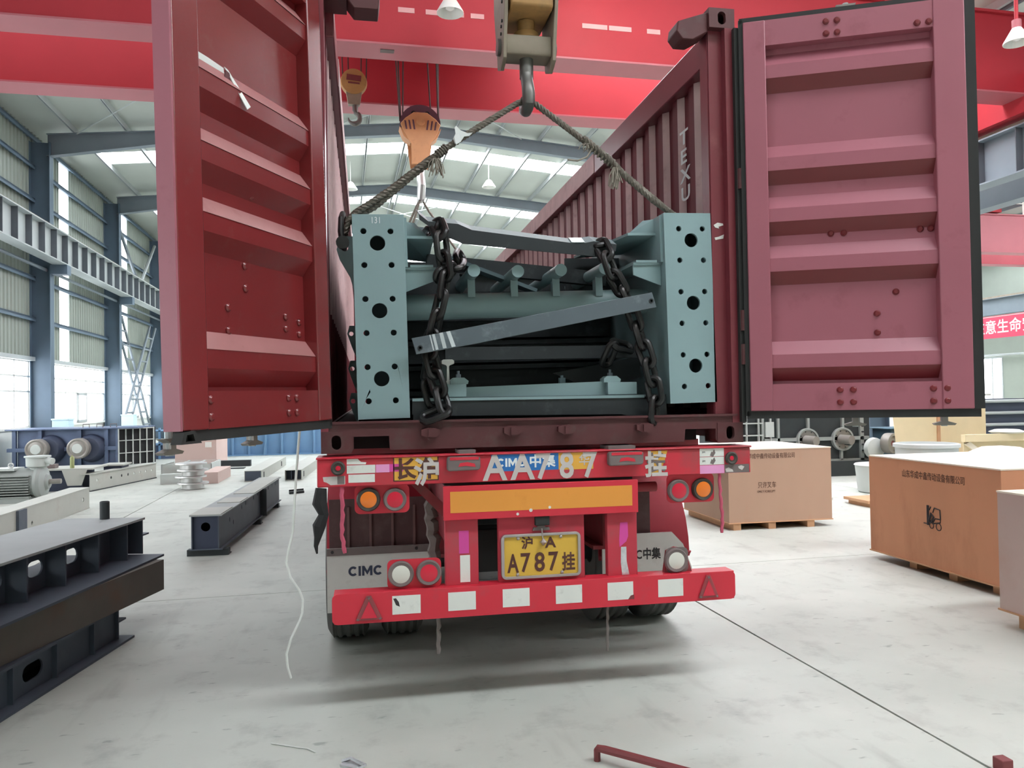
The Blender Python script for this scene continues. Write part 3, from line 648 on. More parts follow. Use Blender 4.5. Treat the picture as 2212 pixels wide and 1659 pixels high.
# ================================================================== trailer
tr = thing('semi_trailer', (1.22, 1.5, 0), 'red skeletal semi-trailer rear with lamps, yellow plate and white-marked bumper', 'trailer', world=True)
YB = -.04     # face of the rear beam
bm_ = obj('rear_beam', MB().box(-.02, 2.46, YB, .16, 1.224, 1.372).box(-.025, 2.465, YB-.012, .16, 1.372, 1.383), 'trailer_red', tr, bevel=.006)
def decal(name, x0, x1, z0, z1, m, par=bm_, y=YB, t=.0012, rnd=0):
    return obj(name, MB().prism(rrect(x0, x1, z0, z1, rnd) if rnd else rect(x0, x1, z0, z1), 'y', y-t, y), m, par)
def decal_poly(name, poly, m, par=bm_, y=YB, t=.0012): return obj(name, MB().prism(poly, 'y', y-t, y), m, par)
def bold_cimc(par, m, x, y, z, h):        # heavy rounded maker's lettering, letter by letter
    st = .24*h
    def ring(cx):
        o = [(cx+.48*h*math.cos(math.radians(a)), z+h/2+.5*h*math.sin(math.radians(a))) for a in range(42, 319, 12)]
        i = [(cx+(.48*h-st)*math.cos(math.radians(a)), z+h/2+(.5*h-st)*math.sin(math.radians(a))) for a in range(318, 41, -12)]
        return o+i
    obj('letter', MB().prism(ring(x+.48*h), 'y', y-.001, y), m, par)
    xi = x+1.02*h; obj('letter', MB().prism(rect(xi, xi+st, z, z+h), 'y', y-.001, y), m, par)
    xm = xi+st+.12*h; w = 1.05*h
    obj('letter', MB().prism([(xm, z), (xm+st, z), (xm+st, z+.55*h), (xm+w/2, z+.08*h), (xm+w-st, z+.55*h), (xm+w-st, z), (xm+w, z), (xm+w, z+h), (xm+w-st, z+h), (xm+w/2, z+.5*h), (xm+st, z+h), (xm, z+h)], 'y', y-.001, y), m, par)
    obj('letter', MB().prism(ring(xm+w+.1*h+.48*h), 'y', y-.001, y), m, par)
# top plates
for a, b in ((.735, .83), (1.59, 1.75)): obj('deck_plate', MB().box(a, b, YB-.005, .12, 1.383, 1.402), 'dirt_grey', bm_)
# marker lamps
for x, z in ((.09, 1.325), (2.335, 1.312)):
    l = obj('marker_lamp', MB().lathe([(.021, .0), (.038, -.004), (.038, -.016), (.03, -.022), (.021, -.016)], (x, YB, z), (0, 1, 0), 24), 'lamp_rim', tr)
    obj('lens', MB().lathe([(.001, -.02), (.012, -.018), (.022, -.006), (.022, 0)], (x, YB, z), (0, 1, 0), 20), 'lens_red', l)
# reflective tape and stickers, left
decal_poly('tape', [(.135, 1.343), (.135, 1.379), (.165, 1.379), (.19, 1.374), (.21, 1.355), (.238, 1.352), (.235, 1.341)], 'sticker_white')
decal('tape', .135, .285, 1.294, 1.338, 'sticker_white', t=.0016); decal('tape', .288, .36, 1.295, 1.338, 'sticker_pink', t=.0016); decal('tape', .36, .433, 1.297, 1.338, 'sticker_magenta', t=.0016)
decal('tape', .143, .282, 1.245, 1.288, 'sticker_white')
decal_poly('tape', [(.01, 1.28), (.126, 1.283), (.126, 1.238), (.05, 1.236), (.03, 1.25), (.014, 1.255)], 'paint_white'); decal('grime', .085, .122, 1.24, 1.283, 'dirt_grey', t=.0018)
decal('yellow_panel', .385, .62, 1.248, 1.372, 'sticker_yellow')
fr = MB().plate(rect(.380, .625, 1.243, 1.377), [rect(.386, .619, 1.249, 1.371)], 'y', YB-.0016, YB); obj('panel_border', fr, 'glyph_brown', bm_)
text('character', '长', .118, 'glyph_brown', bm_, facing(.385, YB-.0022, 1.266), off=.004)
text('character', '车', .118, 'glyph_brown', bm_, facing(.51, YB-.0022, 1.266), off=.004)
# recessed lifting boxes
for a, b in ((.668, .85), (1.58, 1.785)):
    p = obj('stop_block', MB().prism([(a, 1.30), (a+.01, 1.292), (b-.01, 1.295), (b, 1.305), (b, 1.36), (b-.01, 1.37), (a+.01, 1.37), (a, 1.36)], 'y', YB-.045, YB), 'dirt_grey', tr, bevel=.006)
    obj('paint_patch', MB().box(a+.015, b-.01, YB-.047, YB-.045, 1.352, 1.368), 'trailer_red_clean', p)
    obj('paint_patch', MB().prism([(a+.06, 1.315), (a+.07, 1.335), (a+.11, 1.34), (a+.15, 1.33), (a+.155, 1.312), (a+.10, 1.32)], 'y', YB-.047, YB-.045), 'trailer_red_clean', p)
# maker's stickers under the painted number
decal('blue_panel', .916, 1.298, 1.279, 1.375, 'sticker_blue'); decal('amber_panel', 1.2985, 1.50, 1.277, 1.375, 'sticker_yellow')
bold_cimc(bm_, 'glyph_white', .947, YB-.0012, 1.303, .047)
text('character', '中', .075, 'glyph_white', bm_, facing(1.128, YB-.0018, 1.303), off=.002); text('character', '集', .075, 'glyph_white', bm_, facing(1.205, YB-.0018, 1.303), off=.002)
text('character', '华', .065, 'paint_white', bm_, facing(1.415, YB-.0018, 1.305), off=.001)
# big sprayed number
for ch, x, sz, sx in (('沪', .49, .155, .95), ('A', .872, .205, .93), ('A', 1.028, .205, .93), ('7', 1.165, .2, .85), ('8', 1.302, .2, .85), ('7', 1.435, .2, .85), ('挂', 1.805, .155, .9)):
    text('number', ch, sz, 'paint_white', bm_, facing(x, YB-.003, 1.234), off=.0045, sx=sx)
# right end stickers
decal_poly('yellow_panel', [(1.825, 1.232), (1.825, 1.366), (1.945, 1.368), (1.93, 1.32), (1.905, 1.26), (1.91, 1.235)], 'sticker_yellow')
text('character', '长', .118, 'dirt_grey', bm_, facing(1.815, YB-.0022, 1.256), off=.003)
for z0, z1, m in ((1.325, 1.376, 'sticker_white'), (1.277, 1.322, 'sticker_white'), (1.226, 1.274, 'sticker_pink')):
    decal('tape', 2.142, 2.293, z0, z1, m)
for z in (1.345, 1.293): text('maker_mark', '3M', .016, 'glyph_dark', bm_, facing(2.155, YB-.0018, z))
for zc in (1.345, 1.30): decal_poly('tape_tear', [(2.205, zc-.015), (2.215, zc+.01), (2.22, zc+.004), (2.232, zc+.02), (2.24, zc), (2.225, zc-.022)], 'dirt_grey', t=.0018)
decal('grime', 2.296, 2.45, 1.226, 1.275, 'dirt_grey')
decal_poly('tape', [(2.30, 1.25), (2.32, 1.258), (2.345, 1.245), (2.35, 1.232), (2.305, 1.232)], 'paint_white', t=.0018); decal_poly('tape', [(2.38, 1.262), (2.40, 1.268), (2.42, 1.26), (2.405, 1.24), (2.385, 1.25)], 'paint_white', t=.0018)
# lamp plates
def lamp_plate(x0, x1, z0, z1, lenses, mplate='trailer_red_clean', y=.0, corner=.03):
    p = obj('lamp_plate', MB().prism(rrect(x0, x1, z0, z1, corner), 'y', y, y+.006), mplate, tr)
    for x, z, r, lm, rim in lenses:
        h = obj('lamp_rim', MB().lathe([(r, .0), (r*1.24, .0), (r*1.26, -.018), (r*1.14, -.03), (r, -.026)], (x, y, z), (0, 1, 0), 30), rim, p)
        obj('lamp_lens', MB().lathe([(.001, -.034), (r*.5, -.032), (r*.85, -.027), (r*1.02, -.016), (r*1.02, 0)], (x, y, z), (0, 1, 0), 26), lm, p)
    return p
lamp_plate(.173, .467, 1.07, 1.225, [(.247, 1.149, .051, 'lens_orange', 'lamp_rim'), (.388, 1.144, .050, 'lens_red', 'dirt_grey')])
lamp_plate(1.953, 2.245, 1.058, 1.225, [(2.018, 1.131, .052, 'lens_red', 'dirt_grey'), (2.168, 1.134, .052, 'lens_orange', 'lamp_rim')])
lamp_plate(.342, .635, .655, .815, [(.415, .739, .056, 'lens_white', 'dirt_grey'), (.566, .738, .055, 'lens_red', 'dirt_grey')])
pr = lamp_plate(1.94, 2.075, .655, .80, [(1.994, .729, .056, 'lens_white', 'dirt_grey')], 'dirt_grey')
obj('lamp_plate_cover', MB().prism([(1.93, .655), (2.10, .655), (2.08, .72), (2.05, .79), (2.0, .80), (1.95, .78)], 'y', .006, .04), 'trailer_dirty', pr)
# amber reflective board
bd = obj('warning_board', MB().box(.648, 1.763, YB, YB+.02, 1.02, 1.207), 'trailer_red_clean', tr, bevel=.003)
decal('amber_tape', .686, 1.727, 1.06, 1.176, 'sticker_amber', bd)
for x, z, r in ((1.135, 1.058, .010), (1.06, 1.04, .008), (1.243, 1.07, .008)): decal_poly('chip', circ(x, z, r, 8), 'sticker_white', bd, t=.002)
obj('beam_gap', MB().box(.66, 1.75, .02, .15, 1.205, 1.226), 'rubber', tr)
# uprights
up1 = obj('upright', MB().box(.658, .843, 0, .05, .655, 1.02), 'mud_red', tr, bevel=.004)
up2 = obj('upright', MB().box(.957, 1.452, 0, .05, .655, 1.02), 'mud_red', tr, bevel=.004)
up3 = obj('upright', MB().box(1.588, 1.766, 0, .05, .645, 1.02), 'mud_red', tr, bevel=.004)
decal('tape', .735, .79, .83, .955, 'sticker_magenta', up1, y=0); decal('tape', .74, .795, .672, .82, 'sticker_white', up1, y=0)
decal_poly('tape', [(1.665, .96), (1.71, .96), (1.712, .88), (1.70, .85), (1.66, .82), (1.658, .86)], 'sticker_magenta', up3, y=0)
decal_poly('tape', [(1.668, .82), (1.70, .82), (1.70, .74), (1.715, .66), (1.672, .66), (1.665, .73)], 'foil', up3, y=0)
# number plate
pl = obj('number_plate', MB().prism(rrect(.985, 1.408, .69, .91, .01), 'y', -.012, -.004), 'plate_yellow', tr)
obj('plate_frame', MB().plate(rrect(.968, 1.424, .675, .923, .028, 5), [rrect(.985, 1.408, .69, .909, .012, 5)], 'y', -.022, -.0), 'chrome_dull', pl, bevel=.004)
for ch, x, z, sz, sx, of in (('沪', 1.083, .846, .072, .98, .0018), ('A', 1.222, .842, .082, 1.05, .0022), ('A', 1.005, .714, .142, .62, .0035), ('7', 1.075, .714, .146, .78, .0028), ('8', 1.155, .714, .146, .86, .0028), ('7', 1.235, .714, .146, .78, .0028), ('挂', 1.315, .717, .108, .72, .0026)):
    text('character', ch, sz, 'glyph_brown', pl, facing(x, -.0135, z), off=of, sx=sx)
for x, z in ((1.065, .90), (1.31, .90), (1.06, .70), (1.315, .70)): obj('plate_screw', MB().lathe([(.010, 0), (.008, -.006), (.003, -.009)], (x, -.013, z), (0, 1, 0), 10), 'chrome_dull', pl)
pc = obj('plate_lamp', MB().box(1.162, 1.245, -.03, .0, .967, 1.02), 'rubber', tr, bevel=.005)
obj('lamp_bracket', MB().prism([(1.155, .955), (1.175, .955), (1.185, .968), (1.20, .972), (1.215, .968), (1.225, .955), (1.245, .955), (1.25, .938), (1.15, .938)], 'y', -.01, 0), 'dirt_grey', pc)
obj('seal_tag', MB().cyl((1.20, -.02, .95), (1.205, -.026, .885), .004, 6).lathe([(.002, -.02), (.022, 0), (.002, .02)], (1.207, -.026, .876), (0, 0, 1), 8), 'chrome_dull', pc)
# bumper
bz0, bz1 = .498, .660
bp = obj('bumper', MB().prism(rrect(.05, 2.338, bz0, bz1, .03, 5), 'y', -.06, -.05).box(.06, 2.335, -.05, .06, bz1-.012, bz1-.002).box(.06, 2.335, -.05, .04, bz0, bz0+.008), 'trailer_red_clean', tr, bevel=.003)
for x in (.365, .665, .965, 1.265, 1.565, 1.865):
    decal('white_square', x, x+.151, .535, .634, 'sticker_white', bp, y=-.06)
decal_poly('tape_tear', [(.37, .62), (.385, .622), (.40, .60), (.405, .575), (.385, .585)], 'glyph_dark', bp, y=-.06, t=.0018)
decal_poly('tape_tear', [(1.685, .535), (1.70, .555), (1.72, .56), (1.721, .534)], 'rust_red', bp, y=-.06, t=.0018)
for cx, w in ((.242, .072), (2.168, .062)):
    t = obj('triangle_reflector', MB().prism([(cx-w, .516), (cx+w, .517), (cx+.012, .645), (cx-.012, .645)], 'y', -.072, -.06), 'trailer_dirty', tr, bevel=.003)
    obj('reflector_face', MB().prism([(cx-w*.6, .528), (cx+w*.6, .528), (cx, .618)], 'y', -.075, -.072), 'lens_red', t)
    for qx, qz in ((cx-w*.8, .523), (cx+w*.8, .523), (cx, .633)): obj('screw', MB().cyl((qx, -.076, qz), (qx, -.072, qz), .006, 8), 'dirt_grey', t)
# diagonal braces, chassis, cross members
obj('brace', MB().hexa([(.47, .10, 1.22), (.53, .10, 1.225), (.70, .10, 1.06), (.66, .10, 1.02)], [(.47, .16, 1.22), (.53, .16, 1.225), (.70, .16, 1.06), (.66, .16, 1.02)]), 'trailer_dirty', tr)
obj('brace', MB().cyl((1.75, .2, 1.135), (1.96, .2, 1.135), .03, 12), 'trailer_dirty', tr)
for x in (.72, 1.62): obj('chassis_rail', MB().box(x-.01, x+.01, .16, 12.5, .80, 1.30).box(x-.07, x+.07, .16, 12.5, 1.30, 1.33).box(x-.07, x+.07, .16, 12.5, .78, .80), 'trailer_dirty', tr)
for y in (.7, 3.0, 6, 9, 12): obj('cross_member', MB().box(0.0, 2.44, y-.05, y+.05, 1.22, 1.39), 'trailer_dirty', tr)
obj('cross_member', MB().box(.80, 1.58, .55, .6, .60, .86), 'rubber', tr)
obj('cross_member', MB().box(.74, 1.6, .30, .34, 1.0, 1.2), 'trailer_dirty', tr)
obj('air_tank', MB().cyl((.8, .95, .95), (1.55, .95, .95), .12, 20), 'machine_black', tr)
# wheels: three axles with twin tyres
def tyre_mesh():
    R, w = .52, .27
    prof = [(.29, -w*.42), (.36, -w*.5), (.46, -w*.52), (R-.035, -w*.47), (R-.008, -w*.40)]
    for g in (-.085, -.03, .03, .085): prof += [(R, g-.018), (R-.012, g-.008), (R-.012, g+.008), (R, g+.018)]
    prof += [(R-.008, w*.40), (R-.035, w*.47), (.46, w*.52), (.36, w*.5), (.29, w*.42)]
    return MB().lathe(prof, (0, 0, 0), (1, 0, 0), 48, close=True).mesh('tyre')
tm = tyre_mesh(); rimm = MB().lathe([(.295, -.10), (.295, .10), (.26, .09), (.24, -.02), (.1, -.03), (.1, -.08), (.24, -.07), (.26, -.1)], (0, 0, 0), (1, 0, 0), 32, close=True).mesh('rim')
for y in (1.50, 2.81, 4.12):
    obj('axle', MB().cyl((.2, y, .52), (2.24, y, .52), .075, 16), 'machine_black', tr)
    for x in (.105, .475, 1.985, 2.355):
        w = obj('tyre', tm, 'tyre', tr, M=Matrix.Translation((x, y, .52))); obj('rim', rimm, 'shaft_grey', w)
# mudguards
def guard(x0, x1, mud):
    pts = [(.62*math.cos(t)+1.5, .62*math.sin(t)+.56) for t in [math.radians(a) for a in range(0, 181, 12)]]
    pts += [(.86, .60)]
    g = obj('mudguard', MB().strip(pts, 'x', x0, x1, .012), mud, tr)
    return g
gl = guard(-.02, .66, 'mud_red'); gr = guard(1.80, 2.46, 'mud_red')
for x in (.12, .26, .40, .54): obj('guard_rib', MB().box(x-.008, x+.008, .834, .846, .72, 1.0), 'mud_rib', gl)
obj('guard_liner', MB().box(.0, .64, .845, .855, .66, 1.05), 'mudflap', gl)
fl_ = obj('mudflap', MB().prism([(-.015, .34), (.66, .34), (.66, .745), (-.015, .745)], 'y', .80, .812), 'mud_white', gl)
obj('flap_bar', MB().box(-.015, .66, .79, .80, .70, .745), 'dirt_grey', fl_)
for x in (.02, .10, .55): obj('flap_bolt', MB().cyl((x, .782, .725), (x, .79, .725), .010, 8), 'glyph_dark', fl_)
bold_cimc(fl_, 'glyph_navy', .118, .799, .565, .062)
obj('guard_rib', MB().strip([(1.98+.02, .66), (1.99, .9), (1.97, 1.1)], 'y', .84, .85, .02), 'mudflap', gr)
obj('guard_liner', MB().box(1.80, 2.16, .845, .855, .66, 1.05), 'mudflap', gr)
fr_ = obj('mudflap', MB().prism([(1.80, .36), (2.46, .36), (2.44, .50), (2.38, .66), (2.30, .745), (1.80, .745)], 'y', .80, .812), 'mud_white', gr)
for ch, x in (('C', 2.035), ('中', 2.085), ('集', 2.15)): text('lettering', ch, .082, 'glyph_dark', fr_, facing(x, .798, .575), off=.002, sx=.8)
# things hanging from the trailer
rg = obj('black_rag', MB().tube([(.0, -.02, 1.22), (-.008, -.03, 1.14), (.012, -.03, 1.08), (-.012, -.035, 1.02), (-.02, -.03, .96), (-.03, -.03, .915), (-.025, -.03, .875)], .03, 7, rs=[.03, .04, .028, .036, .02, .012, .005]), 'rag_black', label='torn black cloth strip hanging from the left end of red trailer beam', cat='cloth strip')
def hangrope(name, pts, r, m, label, cat):
    P = []
    for i in range(len(pts)-1):
        for k in range(5):
            t = k/5; p = Vector(pts[i]).lerp(Vector(pts[i+1]), t); P.append(p+Vector((.25*r*math.sin(i*5+k*2.1), .25*r*math.cos(i*5+k*2.4), 0)))
    P.append(Vector(pts[-1]))
    return obj(name, MB().tube(P, r, 6, rs=[r*(.8+.35*abs(math.sin(i*1.9))) for i in range(len(P))]), m, label=label, cat=cat)
hangrope('cloth_cord', [(.105, -.02, 1.23), (.11, -.03, 1.1), (.105, -.03, .97), (.12, -.03, .87)], .011, 'rag_pink', 'dusty pink cord hanging beside the orange lamp on the left', 'cord')
hangrope('cloth_cord', [(2.27, -.02, 1.23), (2.275, -.02, 1.1), (2.285, -.02, .97), (2.28, -.02, .875)], .009, 'rag_pink', 'frayed reddish cord hanging right of the orange lamp on the right', 'cord')
hangrope('ground_strap', [(.617, 0, .52), (.616, 0, .42), (.613, 0, .29)], .011, 'rag_grey', 'dirty grey strap hanging below the bumper near the second white square', 'strap')
hangrope('ground_strap', [(1.582, .0, .5), (1.58, 0, .40), (1.576, 0, .235)], .008, 'rag_grey', 'thin grey strap hanging below the bumper near the fifth white square', 'strap')
hangrope('tied_cloth', [(.60, .18, 1.12), (.595, .2, 1.0), (.62, .2, .85), (.60, .2, .68)], .035, 'rag_grey', 'grimy grey cloth bundle tied behind the left red upright', 'cloth')
# white rope hanging from the container sill
obj('rope', MB().tube([(.01, -.012, 1.64), (-.06, -.01, 1.63), (-.105, .0, 1.58), (-.117, .0, 1.45), (-.13, .0, 1.3), (-.14, .0, 1.15), (-.15, .0, .99), (-.172, .0, .90), (-.186, .0, .83), (-.165, 0, .75), (-.12, 0, .68), (-.103, 0, .63), (-.107, 0, .56), (-.12, 0, .52), (-.165, 0, .43), (-.19, 0, .35), (-.185, 0, .28), (-.168, 0, .22)], .0065, 6), 'rope_white', label='white rope hanging from the container beside the left trailer lamps', cat='rope')

# ================================================================== the load
FX, FZ = 1.25, 1.60
fm = Matrix.Translation((FX, .05, FZ)) @ Matrix.Rotation(-.018, 4, 'Y')
fr = thing('lifted_load', (0, 0, 0), 'pale blue steel frame with two drilled end boxes, lifted in the container', 'steel frame', M=fm)
def L(x, z): return (x-FX, z-FZ)            # rear-face coordinates, tilt taken out
def endbox(x0, x1, zb, zt, holes, big, lab):
    p = obj('end_box', MB().plate(rect(x0, x1, zb, zt), [circ(hx, hz, .0165, 16) for hx, hz in holes]+[circ(hx, hz, .042, 28) for hx, hz in big], 'y', 0, .016), 'frame_blue', fr, bevel=.0015, label=lab)
    m = MB().box(x0, x0+.012, .016, 4.5, zb, zt).box(x1-.012, x1, .016, 4.5, zb, zt).box(x0+.012, x1-.012, .016, 4.5, zt-.012, zt).box(x0+.012, x1-.012, .016, 4.5, zb, zb+.012)
    obj('box_side', m, 'frame_blue', p)
    obj('box_web', MB().box(x0+.05, x1-.05, .22, .23, zb+.02, zt-.02), 'frame_blue_dark', p)
    return p
zb, zt = -.003, 1.128
lx0, lx1 = .196-FX, .480-FX
hs = []; 
for i in range(6):
    z = zt-.094-.1875*i
    hs += [(lx0+.062-.002, z), (lx0+.208, z)]
bg = [(lx0+.135, zt-.16), (lx0+.135, zt-.534), (lx0+.135, zt-.91)]
e1 = endbox(lx0, lx1, zb, zt, hs, bg, 'left drilled end box')
rx0, rx1 = 2.006-FX, 2.302-FX
zb2, zt2 = .022, 1.152
hs2 = []
for i in range(6):
    z = zt2-.094-.1875*i
    hs2 += [(rx0+.092, z), (rx0+.242, z)]
bg2 = [(rx0+.168, zt2-.162), (rx0+.168, zt2-.536), (rx0+.168, zt2-.91)]
e2 = endbox(rx0, rx1, zb2, zt2, hs2, bg2, 'right drilled end box')
text('chalk_mark', '131', .05, 'glyph_white', e1, facing(lx0+.10, -.001, zt-.05), sx=.8)
# inner brackets on the boxes
for s, xe, dz in ((1, lx1, 0), (-1, rx0, .025)):
    X = lambda a: xe+s*a
    obj('side_flange', MB().box(min(X(.0), X(.016)), max(X(.0), X(.016)), .03, .9, .84+dz, 1.118+dz), 'frame_blue', fr)
    # upper shelf: sloping plate with a front edge
    w = .17 if s > 0 else .19; q = .095
    obj('gusset_plate', MB().hexa([(X(.016), .10, 1.03+dz), (X(w), .10, 1.028+dz), (X(w+(.16 if s < 0 else .02)), .75, 1.005+dz), (X(.016), .75, 1.03+dz)], [(X(.016), .10, 1.014+dz), (X(w), .10, 1.012+dz), (X(w+(.16 if s < 0 else .02)), .75, .989+dz), (X(.016), .75, 1.014+dz)]), 'frame_blue', fr)
    obj('gusset_rib', MB().hexa([(X(.016), .12, 1.03+dz), (X(w-.02), .16, 1.03+dz), (X(.07), .16, 1.115+dz), (X(.016), .12, 1.115+dz)], [(X(.016), .132, 1.03+dz), (X(w-.02), .172, 1.03+dz), (X(.07), .172, 1.115+dz), (X(.016), .132, 1.115+dz)]), 'frame_blue', fr)
    obj('bracket_back', MB().box(min(X(.016), X(.40)), max(X(.016), X(.40)), .80, .82, .72+dz, 1.0+dz), 'dark_steel', fr)
    b = obj('lower_shelf', MB().box(min(X(0), X(.175)), max(X(0), X(.175)), .06, .5, .830+dz, .842+dz).box(min(X(.03), X(.16)), max(X(.03), X(.16)), .055, .4, .842+dz, .856+dz), 'frame_blue', fr)
    obj('shelf_gusset', MB().prism([(X(0.002), .83+dz), (X(.175), .83+dz), (X(.175), .77+dz), (X(0.002), .705+dz)], 'y', .07, .082), 'frame_blue', b)
    for bx in (.055, .145): obj('bolt_nut', MB().cyl((X(bx), .085, .805+dz), (X(bx), .085, .829+dz), .015, 6), 'dark_steel', b)
# lifting lugs outside the left box with shackle
lug = MB().plate([(lx0, .72), (lx0-.02, .80), (lx0-.075, .90), (lx0-.09, .955), (lx0-.075, 1.01), (lx0-.04, 1.03), (lx0, 1.03)], [circ(lx0-.045, .965, .02, 14)], 'y', .12, .14)
obj('lifting_lug', lug, 'frame_blue', fr)
for z in (.52, .30, .10): obj('lifting_lug', MB().plate([(lx0, z-.16), (lx0-.03, z-.08), (lx0-.055, z), (lx0-.04, z+.05), (lx0, z+.05)], [circ(lx0-.03, z, .014, 12)], 'y', .5+z*.2, .52+z*.2), 'frame_blue', fr)
# cross tube with stub rods on posts
obj('cross_tube', MB().cyl((lx1, .36, .648), (rx0, .36, .672), .078, 32), 'frame_blue', fr)
for i, (x, z) in enumerate(((.873, 2.438), (1.135, 2.433), (1.396, 2.440), (1.669, 2.449))):
    xx, zz = x-FX+.012, z-FZ
    obj('stub_rod', MB().cyl((xx, .15, zz), (xx, .98, zz), .037, 24), 'frame_blue', fr)
    obj('rod_post', MB().box(xx-.022, xx+.022, .28, .29, .70, zz-.03).box(xx-.006, xx+.006, .29, .40, .70, zz-.03), 'frame_blue', fr)
obj('rear_bar', MB().box(lx1, rx0, .85, .90, .68, .735), 'dark_steel', fr)
obj('rear_panel', MB().box(lx1, rx0, 1.6, 1.62, .05, .62), 'dark_steel', fr)
for k in range(6):
    z0 = .0+.17*k-(.01 if k == 5 else 0)
    obj('dark_filler', MB().box(lx1+.01, rx0-.01, 1.0+.02*k, 4.2, z0, z0+.15).box(lx1+.01, rx0-.01, .96+.02*k, 1.0+.02*k, z0+.12, z0+.15), 'dark_steel', fr)  # added dark filler blocks that make the inside of the load read dark
# loose steel lashed to it
tb = [(.549, 2.736), (.601, 2.695), (.772, 2.684), (.852, 2.651), (1.232, 2.611), (1.488, 2.584), (1.576, 2.602), (1.716, 2.586), (1.709, 2.545), (1.594, 2.512), (1.231, 2.538), (.798, 2.572), (.666, 2.625), (.551, 2.706)]
t = thing('bent_steel_strip', (1.2, .12, 2.5), 'long dark bent steel strip lying on top of the load', 'steel bar', world=True)
obj('web', MB().prism(tb, 'y', .12, .13), 'dark_steel', t)
topf = MB()
for i in range(7):
    a, b = tb[i], tb[i+1]
    topf.hexa([(a[0], .12, a[1]), (b[0], .12, b[1]), (b[0]-.01, .20, b[1]+.045), (a[0]-.01, .20, a[1]+.045)], [(a[0], .128, a[1]-.004), (b[0], .128, b[1]-.004), (b[0]-.01, .208, b[1]+.041), (a[0]-.01, .208, a[1]+.041)])
obj('top_face', topf, 'frame_blue_dark', t)
obj('scrape', MB().hexa([(1.44, .115, 2.592), (1.52, .115, 2.594), (1.52, .195, 2.638), (1.44, .195, 2.636)], [(1.44, .118, 2.590), (1.52, .118, 2.592), (1.52, .198, 2.636), (1.44, .198, 2.634)]), 'scraped', t)
def bar(name, a, b, h, d, m, label, y0, tilt=0.):
    a, b = Vector((a[0], y0, a[1])), Vector((b[0], y0+tilt, b[1])); up = Vector((0, 0, 1)); dy = Vector((0, d, 0))
    n = Vector((-(b-a).z, 0, (b-a).x)).normalized()*h
    o = obj(name, MB().hexa([a, b, b+n, a+n], [a+dy, b+dy, b+n+dy, a+n+dy]), m, label=label, cat='steel bar')
    return o
bar('steel_channel', (.62, 2.50), (1.78, 2.40), .09, .06, 'dark_steel', 'dark steel channel wedged under the bent strip', .55)
bar('steel_angle', (.75, 2.545), (1.30, 2.345), .022, .12, 'frame_blue_dark', 'thin bright-edged angle bar sloping behind the stub rods', .46)
# diagonal bar in front, bolted ends
dgb = thing('diagonal_bar', (1.2, -.02, 1.93), 'grey flat bar lying diagonally across the front of the load', 'steel bar', world=True)
dp = [(.489, 2.018), (.80, 2.077), (1.874, 2.282), (1.900, 2.196), (.83, 1.985), (.513, 1.930)]
obj('bar_body', MB().prism(dp, 'y', -.03, -.018).prism([(.52, 1.94), (1.85, 2.19), (1.855, 2.2), (.525, 1.95)], 'y', -.018, .03), 'bar_grey', dgb, bevel=.002)
for x, z in ((.535, 1.966), (1.868, 2.232)):
    obj('bolt', MB().lathe([(.014, 0), (.014, -.004), (.007, -.004), (.007, .0)], (x, -.03, z), (0, 1, 0), 14), 'dark_steel', dgb)
for x0, x1, dx in ((.60, .615, 0), (.64, .66, 0), (.678, .70, .01), (.585, .592, 0)):
    z = lambda x: 2.018+(x-.489)*.19
    obj('scrape', MB().prism([(x0, z(x0)), (x1, z(x1)), (x1+.02+dx, z(x1)-.085), (x0+.02+dx, z(x0)-.085)], 'y', -.0312, -.03), 'scraped', dgb)
bar('steel_bar', (.71, 1.914), (1.94, 1.925), .078, .05, 'dark_steel', 'dark flat bar lying level in the middle of the load', .34)
bar('steel_bar', (.62, 1.80), (1.55, 1.86), .05, .05, 'dark_steel', 'dark flat bar half hidden low behind the rail clamps', 1.2)
# bottom beam
bb = thing('bottom_beam', (1.25, .12, 1.55), 'dark grey steel beam lying lowest under the blue frame', 'steel beam', world=True)
obj('web', MB().prism([(.496, 1.687), (1.86, 1.690), (1.862, 1.665), (1.93, 1.665), (1.93, 1.691), (2.0, 1.691), (2.0, 1.62), (2.004, 1.548), (1.848, 1.550), (1.719, 1.578), (.60, 1.59), (.585, 1.556), (.50, 1.556), (.50, 1.60), (.494, 1.60)], 'y', .10, .115), 'dark_steel', bb)
obj('flange', MB().box(.496, 2.0, .115, .34, 1.680, 1.692), 'bar_grey', bb)
obj('flange_edge', MB().box(.496, 1.86, .092, .10, 1.674, 1.690), 'frame_blue', bb)
obj('foot', MB().box(1.85, 2.005, .02, .115, 1.5505, 1.565), 'bar_grey', bb)
obj('back_web', MB().box(.496, 2.0, .33, .345, 1.551, 1.682), 'dark_steel', bb)
